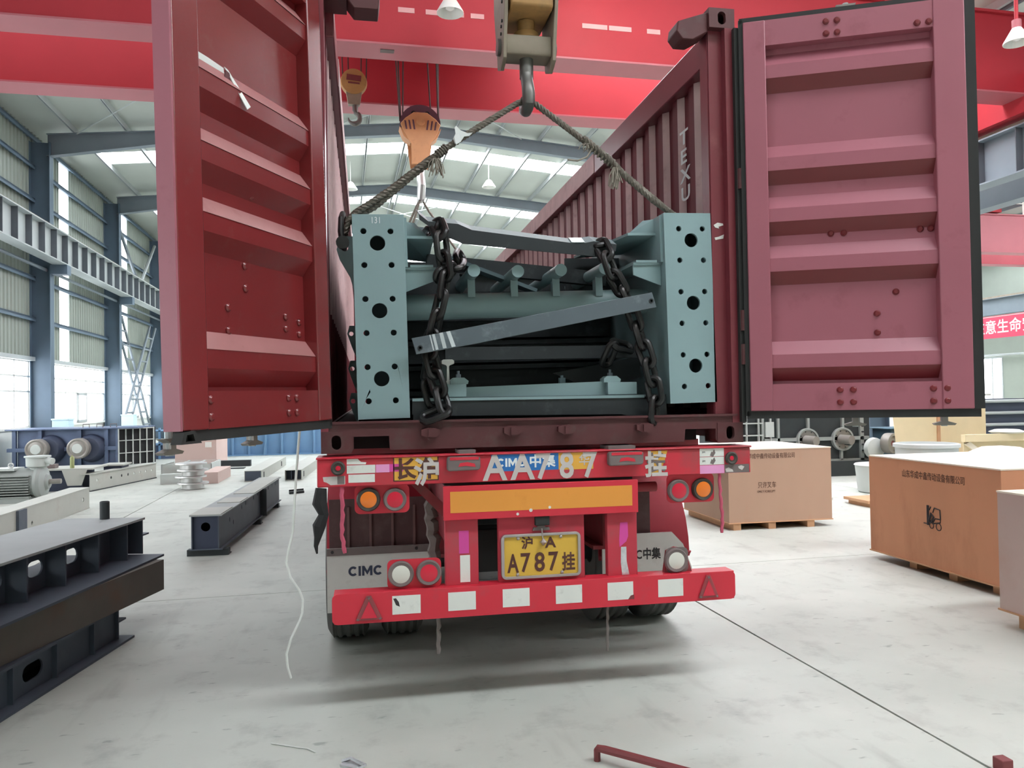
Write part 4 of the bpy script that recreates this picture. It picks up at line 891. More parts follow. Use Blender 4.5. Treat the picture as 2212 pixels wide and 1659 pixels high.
# rail with clamps on a blue base strip
rb = thing('rail_base', (1.2, .2, 1.693), 'pale blue rail base with clamps resting on the bottom beam', 'rail base', world=True)
obj('base_strip', MB().hexa([(.727, .17, 1.693), (1.668, .17, 1.693), (1.668, .17, 1.775), (.727, .17, 1.748)], [(.727, .30, 1.693), (1.668, .30, 1.693), (1.668, .30, 1.775), (.727, .30, 1.748)]), 'frame_blue', rb)
for x0, x1 in ((.69, .805), (1.645, 1.825)):
    c = obj('clamp_block', MB().box(x0, x1, .12, .22, 1.6935, 1.768), 'frame_blue', rb, bevel=.003)
    cx = x0+.075 if x0 < 1 else x0+.03
    obj('clamp_plate', MB().prism([(cx-.05, 1.768), (cx+.05, 1.768), (cx+.055, 1.785), (cx+.03, 1.805), (cx-.03, 1.805), (cx-.05, 1.79)], 'y', .13, .21), 'frame_blue', c)
    obj('clamp_bolt', MB().cyl((cx, .17, 1.80), (cx, .17, 1.825), .016, 6).cyl((cx, .17, 1.825), (cx, .17, 1.845), .008, 8), 'bar_grey', c)
obj('clamp_bolt', MB().cyl((1.40, .25, 1.765), (1.40, .25, 1.80), .022, 10).cyl((1.40, .25, 1.80), (1.40, .25, 1.815), .009, 8), 'frame_blue_dark', rb)
rs_ = [(-.030, 0), (.030, 0), (.030, .010), (.008, .020), (.006, .10), (.010, .108), (.036, .118), (.036, .135), (.025, .142), (-.025, .142), (-.036, .135), (-.036, .118), (-.010, .108), (-.006, .10), (-.008, .020), (-.030, .010)]
obj('steel_rail', MB().prism([(.7055+a, 1.769+b) for a, b in rs_], 'y', .16, 2.2), 'beam_pale', label='short rail with bright cut end above the left clamp', cat='rail')
obj('angle_bracket', MB().prism([(1.40, 1.835), (1.97, 1.94), (1.975, 1.80), (1.80, 1.768), (1.55, 1.772)], 'y', .46, .475).box(1.78, 1.80, .475, .6, 1.77, 1.88), 'dark_steel', label='dark folded bracket plate behind the right chain', cat='bracket')
# ---- chains
def link_mesh():
    P = []; l, w = .078, .037
    for i in range(24):
        a = 2*PI*i/24; c, s = math.cos(a), math.sin(a)
        P.append((w*c, 0, (l-w)*(1 if s > 0 else -1 if s < 0 else 0)+w*s) if abs(s) > 1e-6 else (w*c, 0, 0))
    return MB().tube(P, .0185, 9, closed=True).mesh('link')
LK = link_mesh()
def chain(path, label):
    P = [Vector(p) for p in path]
    c = thing('lifting_chain', P[-1], label, 'chain', 'chains lashed round the load', world=True)
    seg = [0]
    for i in range(len(P)-1): seg.append(seg[-1]+(P[i+1]-P[i]).length)
    n = int(seg[-1]/.112); k = 0
    def at(s):
        for i in range(len(P)-1):
            if s <= seg[i+1]: return P[i].lerp(P[i+1], (s-seg[i])/(seg[i+1]-seg[i]))
        return P[-1]
    for k in range(n+1):
        s = k*seg[-1]/n; p = at(s); d = (at(min(s+.04, seg[-1]))-at(max(s-.04, 0))).normalized()
        x = Vector((0, 1, 0)).cross(d).normalized(); y = d.cross(x)
        a = PI*.25+(k % 2)*PI/2+.25*math.sin(k*2.3)
        R = Matrix(((x.x, y.x, d.x, p.x), (x.y, y.y, d.y, p.y), (x.z, y.z, d.z, p.z), (0, 0, 0, 1))) @ Matrix.Rotation(a, 4, 'Z')
        obj('chain_link', LK, 'chain_steel', c, M=R)
    return c
chain([(.63, .30, 2.66), (.655, .10, 2.665), (.665, .06, 2.60), (.672, .05, 2.50), (.69, .05, 2.40), (.672, .04, 2.29), (.636, .03, 2.15), (.606, .06, 2.02), (.598, .07, 1.92), (.622, .06, 1.81), (.650, .04, 1.71), (.668, .0, 1.62), (.615, .0, 1.60)], 'heavy rusty chain hanging beside the left drilled box')
chain([(.69, .09, 2.40), (.76, .14, 2.44), (.80, .3, 2.52)], 'short chain end looping up behind the left chain')
chain([(1.60, .30, 2.60), (1.62, .12, 2.58), (1.635, .06, 2.50), (1.655, .05, 2.42), (1.70, .05, 2.335), (1.755, .05, 2.25), (1.80, .06, 2.13), (1.835, .06, 2.01), (1.868, .05, 1.90), (1.888, .04, 1.79), (1.905, .03, 1.69), (1.893, .02, 1.60)], 'heavy rusty chain hanging beside the right drilled box')
chain([(1.78, .25, 1.99), (1.72, .22, 2.0), (1.70, .25, 1.94)], 'short dark chain loop resting on the level bar')
chain([(.60, .14, 1.86), (.585, .13, 1.78), (.60, .12, 1.715)], 'slack chain end low beside the left box')
# ---- wire rope slings
def twist(path, r, n=3, pitch=.10, sub=10):
    P = [Vector(p) for p in path]; D = []
    for i in range(len(P)-1):
        m = max(2, int((P[i+1]-P[i]).length/(pitch/sub)))
        D += [P[i].lerp(P[i+1], k/m) for k in range(m)]
    D.append(P[-1]); outs = []
    for s in range(n):
        Q = []; ln = 0
        for i, p in enumerate(D):
            d = (D[min(i+1, len(D)-1)]-D[max(i-1, 0)]).normalized(); a = Vector((0, 1, 0)); a = (a-d*a.dot(d)).normalized(); b = d.cross(a)
            if i: ln += (D[i]-D[i-1]).length
            t = 2*PI*(ln/pitch+s/n)
            Q.append(p+(a*math.cos(t)+b*math.sin(t))*r*.5)
        outs.append(Q)
    return outs
def sling(path, second, label, tie=None):
    s = thing('wire_rope_sling', path[0], label, 'wire rope', 'wire rope sling legs on the near hook', world=True)
    for Q in twist(path, .019, 3, .075, 6): obj('strand', MB().tube(Q, .0115, 6), 'wire_rope', s)
    for Q in twist(second, .019, 3, .075, 6): obj('strand', MB().tube(Q, .0115, 6), 'wire_rope', s)
    return s
AP = (1.215, .30, 3.482)
s1 = sling([AP, (1.165, .28, 3.462), (.831, .2, 3.222), (.599, .2, 3.057), (.40, .2, 2.895), (.279, .19, 2.806), (.195, .18, 2.745), (.155, .17, 2.70), (.135, .17, 2.62)], [(.70, .215, 3.12), (.52, .22, 2.98), (.36, .22, 2.84), (.30, .22, 2.79), (.20, .22, 2.735), (.15, .20, 2.69)], 'left leg of the wire rope sling with white tag, reaching the left drilled box')
s2 = sling([AP, (1.27, .28, 3.462), (1.574, .2, 3.208), (1.774, .2, 3.048), (1.98, .22, 2.90), (2.15, .25, 2.785), (2.22, .3, 2.76)], [(1.54, .185, 3.235), (1.70, .18, 3.115), (1.80, .18, 3.01), (1.98, .17, 2.86), (2.12, .17, 2.77), (2.20, .19, 2.755)], 'right leg of the wire rope sling with frayed tie, reaching the right drilled box')
def tassel(par, p, n, l, m, r=.003, spread=.03, dirx=0):
    p = Vector(p)
    for i in range(n):
        q = p+Vector((random.uniform(-spread, spread)*.6, random.uniform(-.01, .01), 0)); e = q+Vector((random.uniform(-spread, spread)+dirx, random.uniform(-.02, .02), -l*random.uniform(.6, 1)))
        mid = q.lerp(e, .5)+Vector((random.uniform(-.012, .012), 0, .01)); obj('loose_strand', MB().tube([q, mid, e], r, 5), m, par)
def wrap(par, a, b, r, m, turns=5):
    a, b = Vector(a), Vector(b); d = (b-a).normalized(); x = d.orthogonal().normalized(); y = d.cross(x)
    obj('tie_wrap', MB().tube([a.lerp(b, i/(turns*8))+(x*math.cos(i*PI/4)+y*math.sin(i*PI/4))*r for i in range(turns*8+1)], .006, 5), m, par)
wrap(s1, (.72, .2, 3.145), (.66, .2, 3.10), .024, 'wire_rope', 5); tassel(s1, (.66, .18, 3.075), 22, .12, 'twine', .0032, .035)
wrap(s2, (1.55, .2, 3.225), (1.74, .2, 3.08), .026, 'twine', 9); tassel(s2, (1.735, .17, 3.06), 30, .13, 'twine', .0042, .03); tassel(s2, (1.58, .18, 3.20), 14, .05, 'twine', .003, .05)
obj('loose_strand', MB().tube([(1.60, .19, 3.18), (1.56, .18, 3.12), (1.50, .18, 3.095), (1.44, .18, 3.10)], .006, 5), 'twine', s2)
obj('tag_ribbon', MB().prism([(.775, 3.265), (.80, 3.24), (.84, 3.225), (.87, 3.23), (.85, 3.21), (.82, 3.205), (.80, 3.175), (.765, 3.16), (.755, 3.19), (.77, 3.22), (.765, 3.255)], 'y', .165, .17).hexa([(.76, .16, 3.20), (.79, .16, 3.22), (.80, .15, 3.17), (.77, .15, 3.15)], [(.76, .163, 3.20), (.79, .163, 3.22), (.80, .153, 3.17), (.77, .153, 3.15)]), 'white_tape', s1)
sh = thing('shackle', (.135, .17, 2.56), 'dark steel shackle joining the sling to the left box lug', 'shackle', world=True)
obj('bow', MB().tube([(.125, .10, 2.555), (.115, .10, 2.62), (.118, .12, 2.70), (.125, .165, 2.735), (.132, .21, 2.70), (.128, .23, 2.62), (.125, .23, 2.555)], .017, 10), 'chain_steel', sh)
obj('pin', MB().cyl((.125, .07, 2.555), (.125, .26, 2.555), .02, 12).cyl((.125, .06, 2.555), (.125, .085, 2.555), .036, 14), 'chain_steel', sh)
# ================================================================== hook blocks
# near block
hk = thing('hook_block', (1.22, .3, 3.39), 'near yellow hook block with heavy grey hook holding the sling', 'hook block', world=True)
hy = .30
for s, x in ((-1, 1.075), (1, 1.375)):
    poly = [(hy-.10, 3.70), (hy, 3.66), (hy+.10, 3.70), (hy+.115, 3.80), (hy+.16, 3.95), (hy+.20, 4.10), (hy+.20, 4.45), (hy+.12, 4.62), (hy-.12, 4.62), (hy-.20, 4.45), (hy-.20, 4.10), (hy-.16, 3.95), (hy-.115, 3.80)]
    sp_ = obj('side_plate', MB().prism(poly, 'x', x-.011, x+.011), 'hook_plate', hk, bevel=.003)
    obj('trunnion_cap', MB().cyl((x+s*.011, hy, 3.80), (x+s*.03, hy, 3.80), .05, 20), 'hook_steel', sp_)
    for yy, zz in ((hy-.06, 3.9), (hy-.09, 3.92), (hy-.1, 4.03), (hy-.05, 3.86)): obj('bolt', MB().cyl((x+s*.011, yy, zz), (x+s*.018, yy, zz), .010, 8), 'dark_steel', sp_)
obj('crosshead', MB().prism([(hy-.075, 3.735), (hy+.075, 3.735), (hy+.085, 3.755), (hy+.085, 3.85), (hy-.085, 3.85), (hy-.085, 3.755)], 'x', 1.086, 1.364), 'hook_plate', hk, bevel=.006)
obj('thrust_nut', MB().lathe([(.085, 0), (.075, .04), (.05, .045), (.055, .06), (.055, .11)], (1.225, hy, 3.85), (0, 0, 1), 24), 'hook_yellow', hk)
obj('sheave_cover', MB().prism([(hy-.19, 3.98), (hy-.16, 3.965), (hy+.16, 3.965), (hy+.19, 3.98), (hy+.21, 4.3), (hy+.1, 4.55), (hy-.1, 4.55), (hy-.21, 4.3)], 'x', 1.10, 1.352), 'hook_yellow', hk, bevel=.01)
obj('shank', MB().cyl((1.224, hy, 3.62), (1.224, hy, 3.74), .042, 20), 'hook_steel', hk)
# hook bowl lies in the y-z plane, seen edge on
hp = [(1.224, hy, 3.72), (1.223, hy, 3.66), (1.222, hy-.02, 3.60), (1.221, hy-.05, 3.55), (1.221, hy-.066, 3.50), (1.221, hy-.062, 3.455), (1.221, hy-.03, 3.432), (1.221, hy+.02, 3.43), (1.221, hy+.07, 3.45), (1.221, hy+.10, 3.50), (1.221, hy+.105, 3.545)]
rs2 = [.036, .036, .037, .038, .039, .038, .036, .036, .034, .026, .012]
obj('hook', MB().tube(hp, .04, 14, rs=rs2), 'hook_steel', hk)
for x in (1.14, 1.20, 1.26, 1.32):
    for dy in (-.19, .19): obj('hoist_rope', MB().cyl((x, hy+dy, 4.3), (x, hy+dy, 9.2), .008, 6), 'wire_rope', hk)
# far main block (orange, round) and auxiliary block, in the hall frame
def far_block(M, label, main):
    b = thing('hook_block', (0, 0, 0), label, 'hook block', M=M)
    if main:
        front = MB().prism([(-.355, .10), (-.30, -.05), (-.22, -.18), (-.17, -.25), (-.165, -.62), (.165, -.62), (.17, -.25), (.22, -.18), (.30, -.05), (.355, .10), (.27, .20), (.12, .31), (-.12, .31), (-.27, .20)], 'y', -.16, -.12)
        f = obj('front_plate', front, 'hook_orange', b, bevel=.01)
        obj('rear_plate', MB().prism([(-.355, .10), (-.22, -.18), (-.165, -.62), (.165, -.62), (.22, -.18), (.355, .10), (.12, .31), (-.12, .31)], 'y', .12, .16), 'hook_orange', b)
        obj('pin_cap', MB().cyl((0, -.2, .14), (0, -.16, .14), .075, 20), 'hook_orange', f)
        for s in (-1, 1):
            for k in range(3):
                x = s*(.14+.07*k); obj('slot', MB().prism([(x-s*.02, .17-.01*k), (x+s*.01, .175-.01*k), (x+s*.075-s*.09, .0), (x+s*.045-s*.09, .0)], 'y', -.164, -.16), 'hook_maroon', f)
        obj('sheave_guard', MB().prism([(.36*math.cos(math.radians(a)), .12+.34*math.sin(math.radians(a))) for a in range(0, 181, 10)], 'y', -.12, .12), 'hook_maroon', b)
        for x in (-.12, .12): obj('guard_hole', MB().cyl((x, -.125, .30), (x, -.12, .30), .045, 14), 'black_void', b)
        obj('lower_ring', MB().prism([(-.37, .05), (-.30, -.12), (-.18, -.22), (.18, -.22), (.30, -.12), (.37, .05), (.28, -.05), (0, -.16), (-.28, -.05)], 'y', -.14, .14), 'hook_orange', b)
        obj('hook', MB().tube([(0, 0, -.5), (0, 0, -.75), (0, -.06, -.85), (0, -.16, -1.0), (0, -.08, -1.18), (0, .06, -1.2), (0, .16, -1.08), (0, .17, -.95)], .07, 10, rs=[.07, .07, .075, .075, .075, .07, .05, .02]), 'bright_steel', b)
        ropes = [(-.47, -.10, -.36), (-.40, -.02, -.34), (-.26, .08, -.30), (.10, -.06, .20), (.30, .0, .33), (.335, .08, .34), (.36, .1, .35)]
        for xt, yy, xb in ropes: obj('hoist_rope', MB().cyl((xb, yy, .15), (xt, yy, 2.2), .013, 6), 'thin_rope', b)
        obj('hanging_sling', MB().tube([(0, .05, -1.15), (-.2, .1, -1.6), (-.75, .2, -2.6)], .022, 6), 'wire_rope', b); obj('hanging_sling', MB().tube([(0, .05, -1.15), (.16, .1, -1.4), (.9, .2, -2.4)], .022, 6), 'wire_rope', b)
        obj('hanging_sling', MB().tube([(0, -.05, -1.15), (-.12, -.1, -1.55), (-.5, -.2, -2.6)], .022, 6), 'wire_rope', b)
    else:
        obj('casing', MB().lathe([(.1, -.10), (.22, -.08), (.235, 0), (.22, .08), (.1, .10)], (0, 0, 0), (0, 1, 0), 28), 'hook_yellow', b)
        obj('casing_window', MB().prism([(-.13, .01), (.12, -.01), (.13, .09), (-.12, .11)], 'y', -.11, -.098).prism([(-.10, -.05), (.10, -.06), (.10, -.03), (-.10, -.02)], 'y', -.11, -.098), 'rust_red', b)
        obj('neck', MB().prism([(-.14, -.16), (.14, -.16), (.10, -.40), (-.10, -.40)], 'y', -.06, .06), 'hook_plate', b)
        obj('shank', MB().cyl((.02, 0, -.5), (.02, 0, -.38), .05, 12), 'hook_steel', b)
        H = [(.02+.0, 0, -.47)]+[(.0+.10*math.cos(math.radians(a)), 0, -.63+.10*math.sin(math.radians(a))) for a in range(70, -195, -18)]
        obj('hook', MB().tube(H, .04, 10, rs=[.045*min(1, (len(H)-i)/6) for i in range(len(H))]), 'hook_steel', b)
        for x in (-.21, -.1, .14, .24): obj('hoist_rope', MB().cyl((x*.9, 0, .05), (x*1.1, 0, 1.8), .011, 6), 'thin_rope', b)
    return b
far_block(BM @ Matrix.Translation((1.415, 14.05, 6.47)), 'large orange hook block hanging from the red crane beyond the container', True)
far_block(BM @ Matrix.Translation((.262, 14.05, 7.29)), 'small dirty yellow hook block with open hook beside left container wall', False)

# ================================================================== steel stacked at the left
def along(x, y, dx, dy): return Matrix.Translation((x, y, 0)) @ Matrix.Rotation(math.atan2(dy, dx), 4, 'Z')
SU = along(-1.50, 2.386, -.19, -.982); SB = along(-1.315, 2.19, -.255, -.967); SLo = along(-1.488, 1.71, -.18, -.984)
def slot_hole(cx, cz, w, h, n=6):
    r = h/2; return [(cx+w/2-r+r*math.cos(math.radians(-90+180*i/n)), cz+r*math.sin(math.radians(-90+180*i/n))) for i in range(n+1)]+[(cx-w/2+r+r*math.cos(math.radians(90+180*i/n)), cz+r*math.sin(math.radians(90+180*i/n))) for i in range(n+1)]
def ladder_beam(M, z0, z1, yf, yb, ybf, label, st0, pitch, endx, wd, hw, hole_dx):
    t = thing('ladder_beam', (0, 0, 0), label, 'steel beam', 'stacked ladder beams', M=M @ Matrix.Translation((0, 0, z0)))
    h = z1-z0; Ln = 4.2; yw = yf-wd; n = int((Ln-st0)/pitch)
    hl = [slot_hole(st0+pitch*k+hole_dx, h*.52, hw, .10) for k in range(1, n)]
    obj('web', MB().plate(rect(0, Ln, .014, h-.014), hl, 'y', yw-.006, yw+.006), 'beam_dark', t)
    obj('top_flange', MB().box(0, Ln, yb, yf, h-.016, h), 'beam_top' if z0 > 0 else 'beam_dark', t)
    if z0 == 0: obj('back_web', MB().box(0, Ln, yw-.22, yw-.21, .014, h-.014), 'beam_dark', t)
    obj('bottom_flange', MB().box(endx, Ln, yb, ybf, 0, .016), 'beam_dark', t)
    st = MB().box(-.007, .007, yw+.006, yf-.012, .016, h-.016).mesh('stiffener')
    for k in range(n+1): obj('stiffener', st, 'beam_dark', t, M=Matrix.Translation((st0+pitch*k, 0, 0)))
    obj('end_tab', MB().box(-.13, 0, yf-.16, yf-.03, h*.5, h*.5+.012), 'beam_dark', t)
    obj('end_plate', MB().box(-.006, .006, yw, yf-.02, .016, h-.016), 'beam_dark', t)
    return t
ladder_beam(SU, .476, .78, 0, -.65, .16, 'upper dark steel ladder beam with oblong holes on top of the left stack', .26, .41, .02, .15, .17, .12)
ladder_beam(SLo, .0, .244, 0, -.7, .05, 'lower dark steel ladder beam at the bottom of the left stack', .34, .43, -.09, .05, .2, .2)
rp = thing('rusty_channel', (0, 0, 0), 'rust brown steel channel between the two dark ladder beams', 'steel channel', M=SB @ Matrix.Translation((0, 0, .245)))
obj('web', MB().prism([(0, .0), (4.4, .0), (4.4, .23), (0, .23)], 'y', -.014, 0), 'rusty', rp)
obj('flange', MB().box(0, 4.4, -.35, -.014, .216, .23), 'rusty', rp); obj('flange', MB().box(0, 4.4, -.35, -.014, 0, .014), 'rusty', rp)
obj('pipe_stub', MB().lathe([(.036, 0), (.036, .135), (.03, .14), (.024, .135), (.024, .02)], SU @ Vector((.06, -.29, .781)), (0, 0, 1), 20), 'machine_black', label='short dark pipe stub standing on the upper ladder beam', cat='pipe')
# pale I beam behind
pb_ = thing('pale_beam', (-4.2, 9.6, .0), 'pale grey steel beam with bolted joint lying at the left', 'steel beam', rz=0)
obj('web', MB().plate([(-5.6, .012), (0, .012), (0, .328), (-5.6, .328)], [circ(-.28, .17, .035, 14), circ(-2.25, .10, .03, 14)], 'x', -.02, -.006), 'beam_pale', pb_)
obj('top_flange', MB().box(-.30, 0.0, -5.6, 0, .328, .342), 'beam_pale', pb_); obj('bottom_flange', MB().box(-.30, 0.0, -5.6, 0, 0, .012), 'beam_pale', pb_)
obj('joint_plate', MB().box(-.006, .03, -2.75, -2.5, .012, .328), 'beam_dark', pb_)
obj('back_web', MB().box(-.28, -.27, -5.6, 0, .012, .328), 'beam_pale', pb_)
# dark box girder on packing bars
bgm = Matrix.Translation((-1.67, 4.80, .07)) @ Matrix.Rotation(math.radians(-2.6), 4, 'Z')
bg_ = thing('box_girder', (0, 0, 0), 'long dark blue box girder lying on packing bars in mid floor', 'steel girder', M=bgm)
hl = [circ(y, .22+dz, .018, 10, .03) for y, dz in ((.55, .03), (.75, -.03), (1.25, .08), (1.5, .1), (2.05, .1), (2.35, .12), (2.95, .1), (3.25, .1), (3.6, .1), (3.9, .1), (4.1, .1))]
obj('side_plate', MB().plate(rect(0, 4.3, .012, .37), hl, 'x', .30, .312), 'beam_dark', bg_)
obj('side_plate', MB().box(.02, .032, 0, 4.3, .012, .37), 'beam_dark', bg_)
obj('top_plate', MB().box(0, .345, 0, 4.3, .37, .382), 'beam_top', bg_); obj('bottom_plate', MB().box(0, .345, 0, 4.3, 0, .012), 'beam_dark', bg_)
obj('end_plate', MB().plate(rect(.032, .30, .012, .37), [circ(.165, .25, .05, 20)], 'y', .03, .04), 'navy', bg_)
obj('inner_void', MB().box(.04, .29, .3, .31, .02, .36), 'black_void', bg_)
for y0, y1, x0 in ((0, .62, 0), (1.05, 1.55, .06), (2.0, 4.25, .06)): obj('cover_plate', MB().box(x0, .33, y0, y1, .382, .39), 'beam_pale', bg_)
obj('joint_stiffener', MB().box(.312, .40, 2.55, 2.57, .0, .38), 'machine_black', bg_)
for i, (y, w, lb) in enumerate(((.05, .44, 'near'), (2.2, .42, 'middle'), (3.9, .40, 'far'))):
    o = obj('packing_bar', MB().box(-.04, -.04+w, y, y+.1, 0, .069).box(-.04, -.04+w, y+.1, y+.16, 0, .01), 'machine_black', M=Matrix.Translation((-1.67, 4.80, 0)) @ Matrix.Rotation(math.radians(-2.6), 4, 'Z'), label='dark steel packing bar under the %s end of box girder' % lb if lb != 'middle' else 'dark steel packing bar under the middle of box girder', cat='packing bar', group='packing bars under the box girder')
# pale square tubes further back
for i, (x, y, rz, lab) in enumerate(((-2.30, 13.2, -1.5, 'long pale rectangular tube with dark closed end on the far floor'), (-1.46, 13.1, -3.0, 'long pale rectangular tube with dark open end beside the trailer'))):
    t = thing('rectangular_tube', (x, y, .0), lab, 'steel tube', rz=math.radians(rz))
    obj('tube_wall', MB().plate(rect(0, .35, 0, .225), [rect(.012, .338, .012, .213)], 'y', 0, 4.2), 'beam_pale', t)
    obj('end_plate', MB().box(.012, .338, .005 if i == 0 else .2, .015 if i == 0 else .21, .012, .213), 'tube_end', t)
    [obj('side_slot', MB().box(.3505, .352, a, b, .05, .17), 'black_void', t) for a, b in ((.28, .40), (3.2, 3.35))]
    if i: obj('inner_divider', MB().box(.13, .14, .01, .2, .012, .213), 'tube_end', t)
# flanged wheel stack
for k in range(4):
    labs = ('lowest', 'second lowest', 'second highest', 'topmost')
    t = thing('flanged_wheel', (-3.13, 12.1, .004+.128*k), 'bright machined flanged steel wheel, %s of the stack of four' % labs[k], 'steel wheel', 'stacked flanged wheels', rz=k*.4)
    obj('tread', MB().lathe([(.10, 0), (.21, 0), (.215, .005), (.21, .095), (.10, .095)], (.02*(-1)**k, 0, 0), (0, 0, 1), 30), 'bright_steel', t)
    obj('flange', MB().lathe([(.10, .095), (.29, .095), (.295, .105), (.29, .127), (.10, .127)], (.02*(-1)**k, 0, 0), (0, 0, 1), 34), 'bright_steel', t)
# low rack, plank box, pink crate, steel offcuts
rk = thing('grid_rack', (-4.38, 14.95, 0), 'low pale steel rack with slatted top before the pink crate', 'rack', rz=0)
obj('rack_side', MB().plate(rect(0, 1.1, .07, .27), [circ(.2, .2, .01, 8), circ(.5, .2, .01, 8), circ(.8, .2, .01, 8)], 'y', 0, .01), 'machine_pale', rk)
obj('rack_side', MB().box(1.09, 1.1, 0, 1.2, .07, .27), 'machine_pale', rk); obj('rack_side', MB().box(0, .01, 0, 1.2, .07, .27), 'machine_pale', rk)
for x in (0, .36, .72, 1.06): obj('top_bar', MB().box(x, x+.04, 0, 1.2, .27, .285), 'machine_pale', rk)
for y in (0, .4, .8, 1.16): obj('top_bar', MB().box(0, 1.1, y, y+.03, .285, .29), 'machine_pale', rk)
obj('rack_base', MB().box(.02, 1.08, .02, 1.18, 0, .07), 'machine_black', rk)
obj('offcut_block', MB().box(-3.98, -3.45, 13.2, 13.45, 0, .2).box(-3.98, -3.45, 13.2, 13.22, .2, .205), 'machine_pale', label='small pale drilled block left of the wheel stack', cat='steel block')
o = obj('plank_box', MB().box(-3.12, -2.80, 13.0, 14.6, 0, .235), 'crate_pink', label='low light wooden box right of the wheel stack', cat='wooden box', bevel=.004)
pc_ = thing('pink_crate', (-4.1, 18, 0), 'pale pink plywood crate on a skid far under the left door', 'crate', world=True)
obj('crate_body', MB().box(-4.65, -3.62, 17.5, 19.2, .05, .735), 'crate_pink', pc_, bevel=.006); obj('crate_lid', MB().box(-4.68, -3.60, 17.48, 19.22, .735, .755), 'crate_pink', pc_)
for x in (-4.5, -3.75): obj('skid', MB().box(x, x+.1, 17.5, 19.2, 0, .05), 'pallet_wood', pc_)
obj('label_sheet', MB().box(-3.90, -3.74, 17.494, 17.4995, .52, .66), 'sticker_white', pc_)
obj('offcut_plate', MB().box(-3.55, -2.75, 17.4, 17.6, 0, .16).box(-3.4, -2.8, 16.6, 16.9, 0, .02), 'machine_black', label='dark steel offcut lying right of the pink crate', cat='steel offcut')
obj('offcut_plate', MB().prism([(-1.15, 10.6), (-.9, 10.75), (-.88, 10.65), (-1.13, 10.5)], 'z', 0, .04).prism([(-1.15, 10.62), (-.9, 10.77), (-.9, 10.755), (-1.15, 10.605)], 'z', .04, .07), 'machine_black', label='small dark angle offcut on the floor left of the trailer', cat='steel offcut')
# motor
mo = thing('electric_motor', (-5.9, 10.9, 0), 'grey finned electric motor with round terminal box at the left edge', 'motor', world=True)
obj('body', MB().cyl((-7.1, 10.9, .34), (-5.42, 10.9, .34), .25, 32), 'machine_grey', mo)
for k in range(9):
    a = math.radians(-140+k*14)
    obj('cooling_fin', MB().box(-7.0, -5.55, 10.9+math.cos(a)*.24-.03, 10.9+math.cos(a)*.24+.0, .1+.052*k-.006, .1+.052*k+.006) if False else MB().box(-7.0, -5.50, 10.60, 10.72, .10+.045*k, .116+.045*k), 'machine_grey', mo)
obj('end_bell', MB().lathe([(.29, 0), (.30, .05), (.27, .10), (.14, .14), (.12, .18)], (-5.45, 10.9, .34), (1, 0, 0), 30), 'machine_grey', mo)
obj('shaft', MB().cyl((-5.3, 10.9, .34), (-5.08, 10.9, .34), .045, 16), 'shaft_grey', mo)
obj('terminal_box', MB().lathe([(.12, 0), (.12, .06), (.18, .09), (.185, .24), (.21, .245), (.21, .27), (.02, .275)], (-5.46, 10.9, .53), (0, 0, 1), 30), 'machine_pale', mo)
obj('cable_gland', MB().cyl((-5.30, 10.85, .72), (-5.18, 10.8, .70), .06, 14), 'machine_pale', mo)
obj('top_cover', MB().box(-7.0, -5.75, 10.68, 11.1, .56, .60), 'machine_pale', mo); obj('lifting_eye', MB().tube([(-5.83+.04*math.cos(a), 10.75, .65+.04*math.sin(a)) for a in [2*PI*i/12 for i in range(12)]], .012, 6, closed=True), 'bright_steel', mo)
obj('motor_foot', MB().box(-7.0, -5.5, 10.62, 11.18, 0, .1), 'machine_grey', mo)
# drilled grey beam with navy brackets
db = thing('drilled_beam', (-5.03, 12.2, 0), 'pale grey drilled beam with navy brackets before the blue housing', 'steel beam', rz=math.radians(-12.9))
obj('web', MB().plate(rect(0, 2.6, .02, .33), [circ(y, .2, .03, 12) for y in (.25, .75, 1.15, 1.4, 1.65, 1.9, 2.15, 2.4)], 'x', 0, .012), 'beam_pale', db)
obj('top_flange', MB().box(-.2, .03, 0, 2.6, .33, .345), 'beam_pale', db); obj('bottom_flange', MB().box(-.2, .03, 0, 2.6, .0, .02), 'machine_black', db)
nb = thing('navy_bracket_frame', (-5.6, 12.6, 0), 'navy blue bracket frame with pale plates beside the grey motor', 'steel frame', world=True)
obj('body', MB().box(-6.3, -5.25, 12.5, 13.2, 0, .42), 'navy', nb); obj('plate', MB().box(-6.4, -5.0, 12.3, 13.2, .42, .45), 'beam_pale', nb)
obj('gusset', MB().prism([(-5.45, .12), (-5.2, .12), (-5.1, .42), (-5.55, .42)], 'y', 12.28, 12.31), 'beam_pale', nb); obj('plate', MB().box(-5.2, -4.75, 13.4, 14.0, .40, .43), 'beam_pale', nb); obj('body', MB().box(-5.15, -4.8, 13.45, 13.95, 0, .40), 'navy', nb)
obj('tool_box', MB().box(-6.0, -5.75, 12.5, 12.7, .451, .53), 'dirt_grey', label='small grey box on the pale plate of the navy bracket frame', cat='box', bevel=.01)
obj('spray_can', MB().lathe([(.038, 0), (.04, .01), (.04, .2), (.03, .22), (.012, .225), (.012, .25)], (-5.42, 12.45, .451), (0, 0, 1), 16), 'green_can', label='green spray can standing on the navy bracket frame', cat='can')
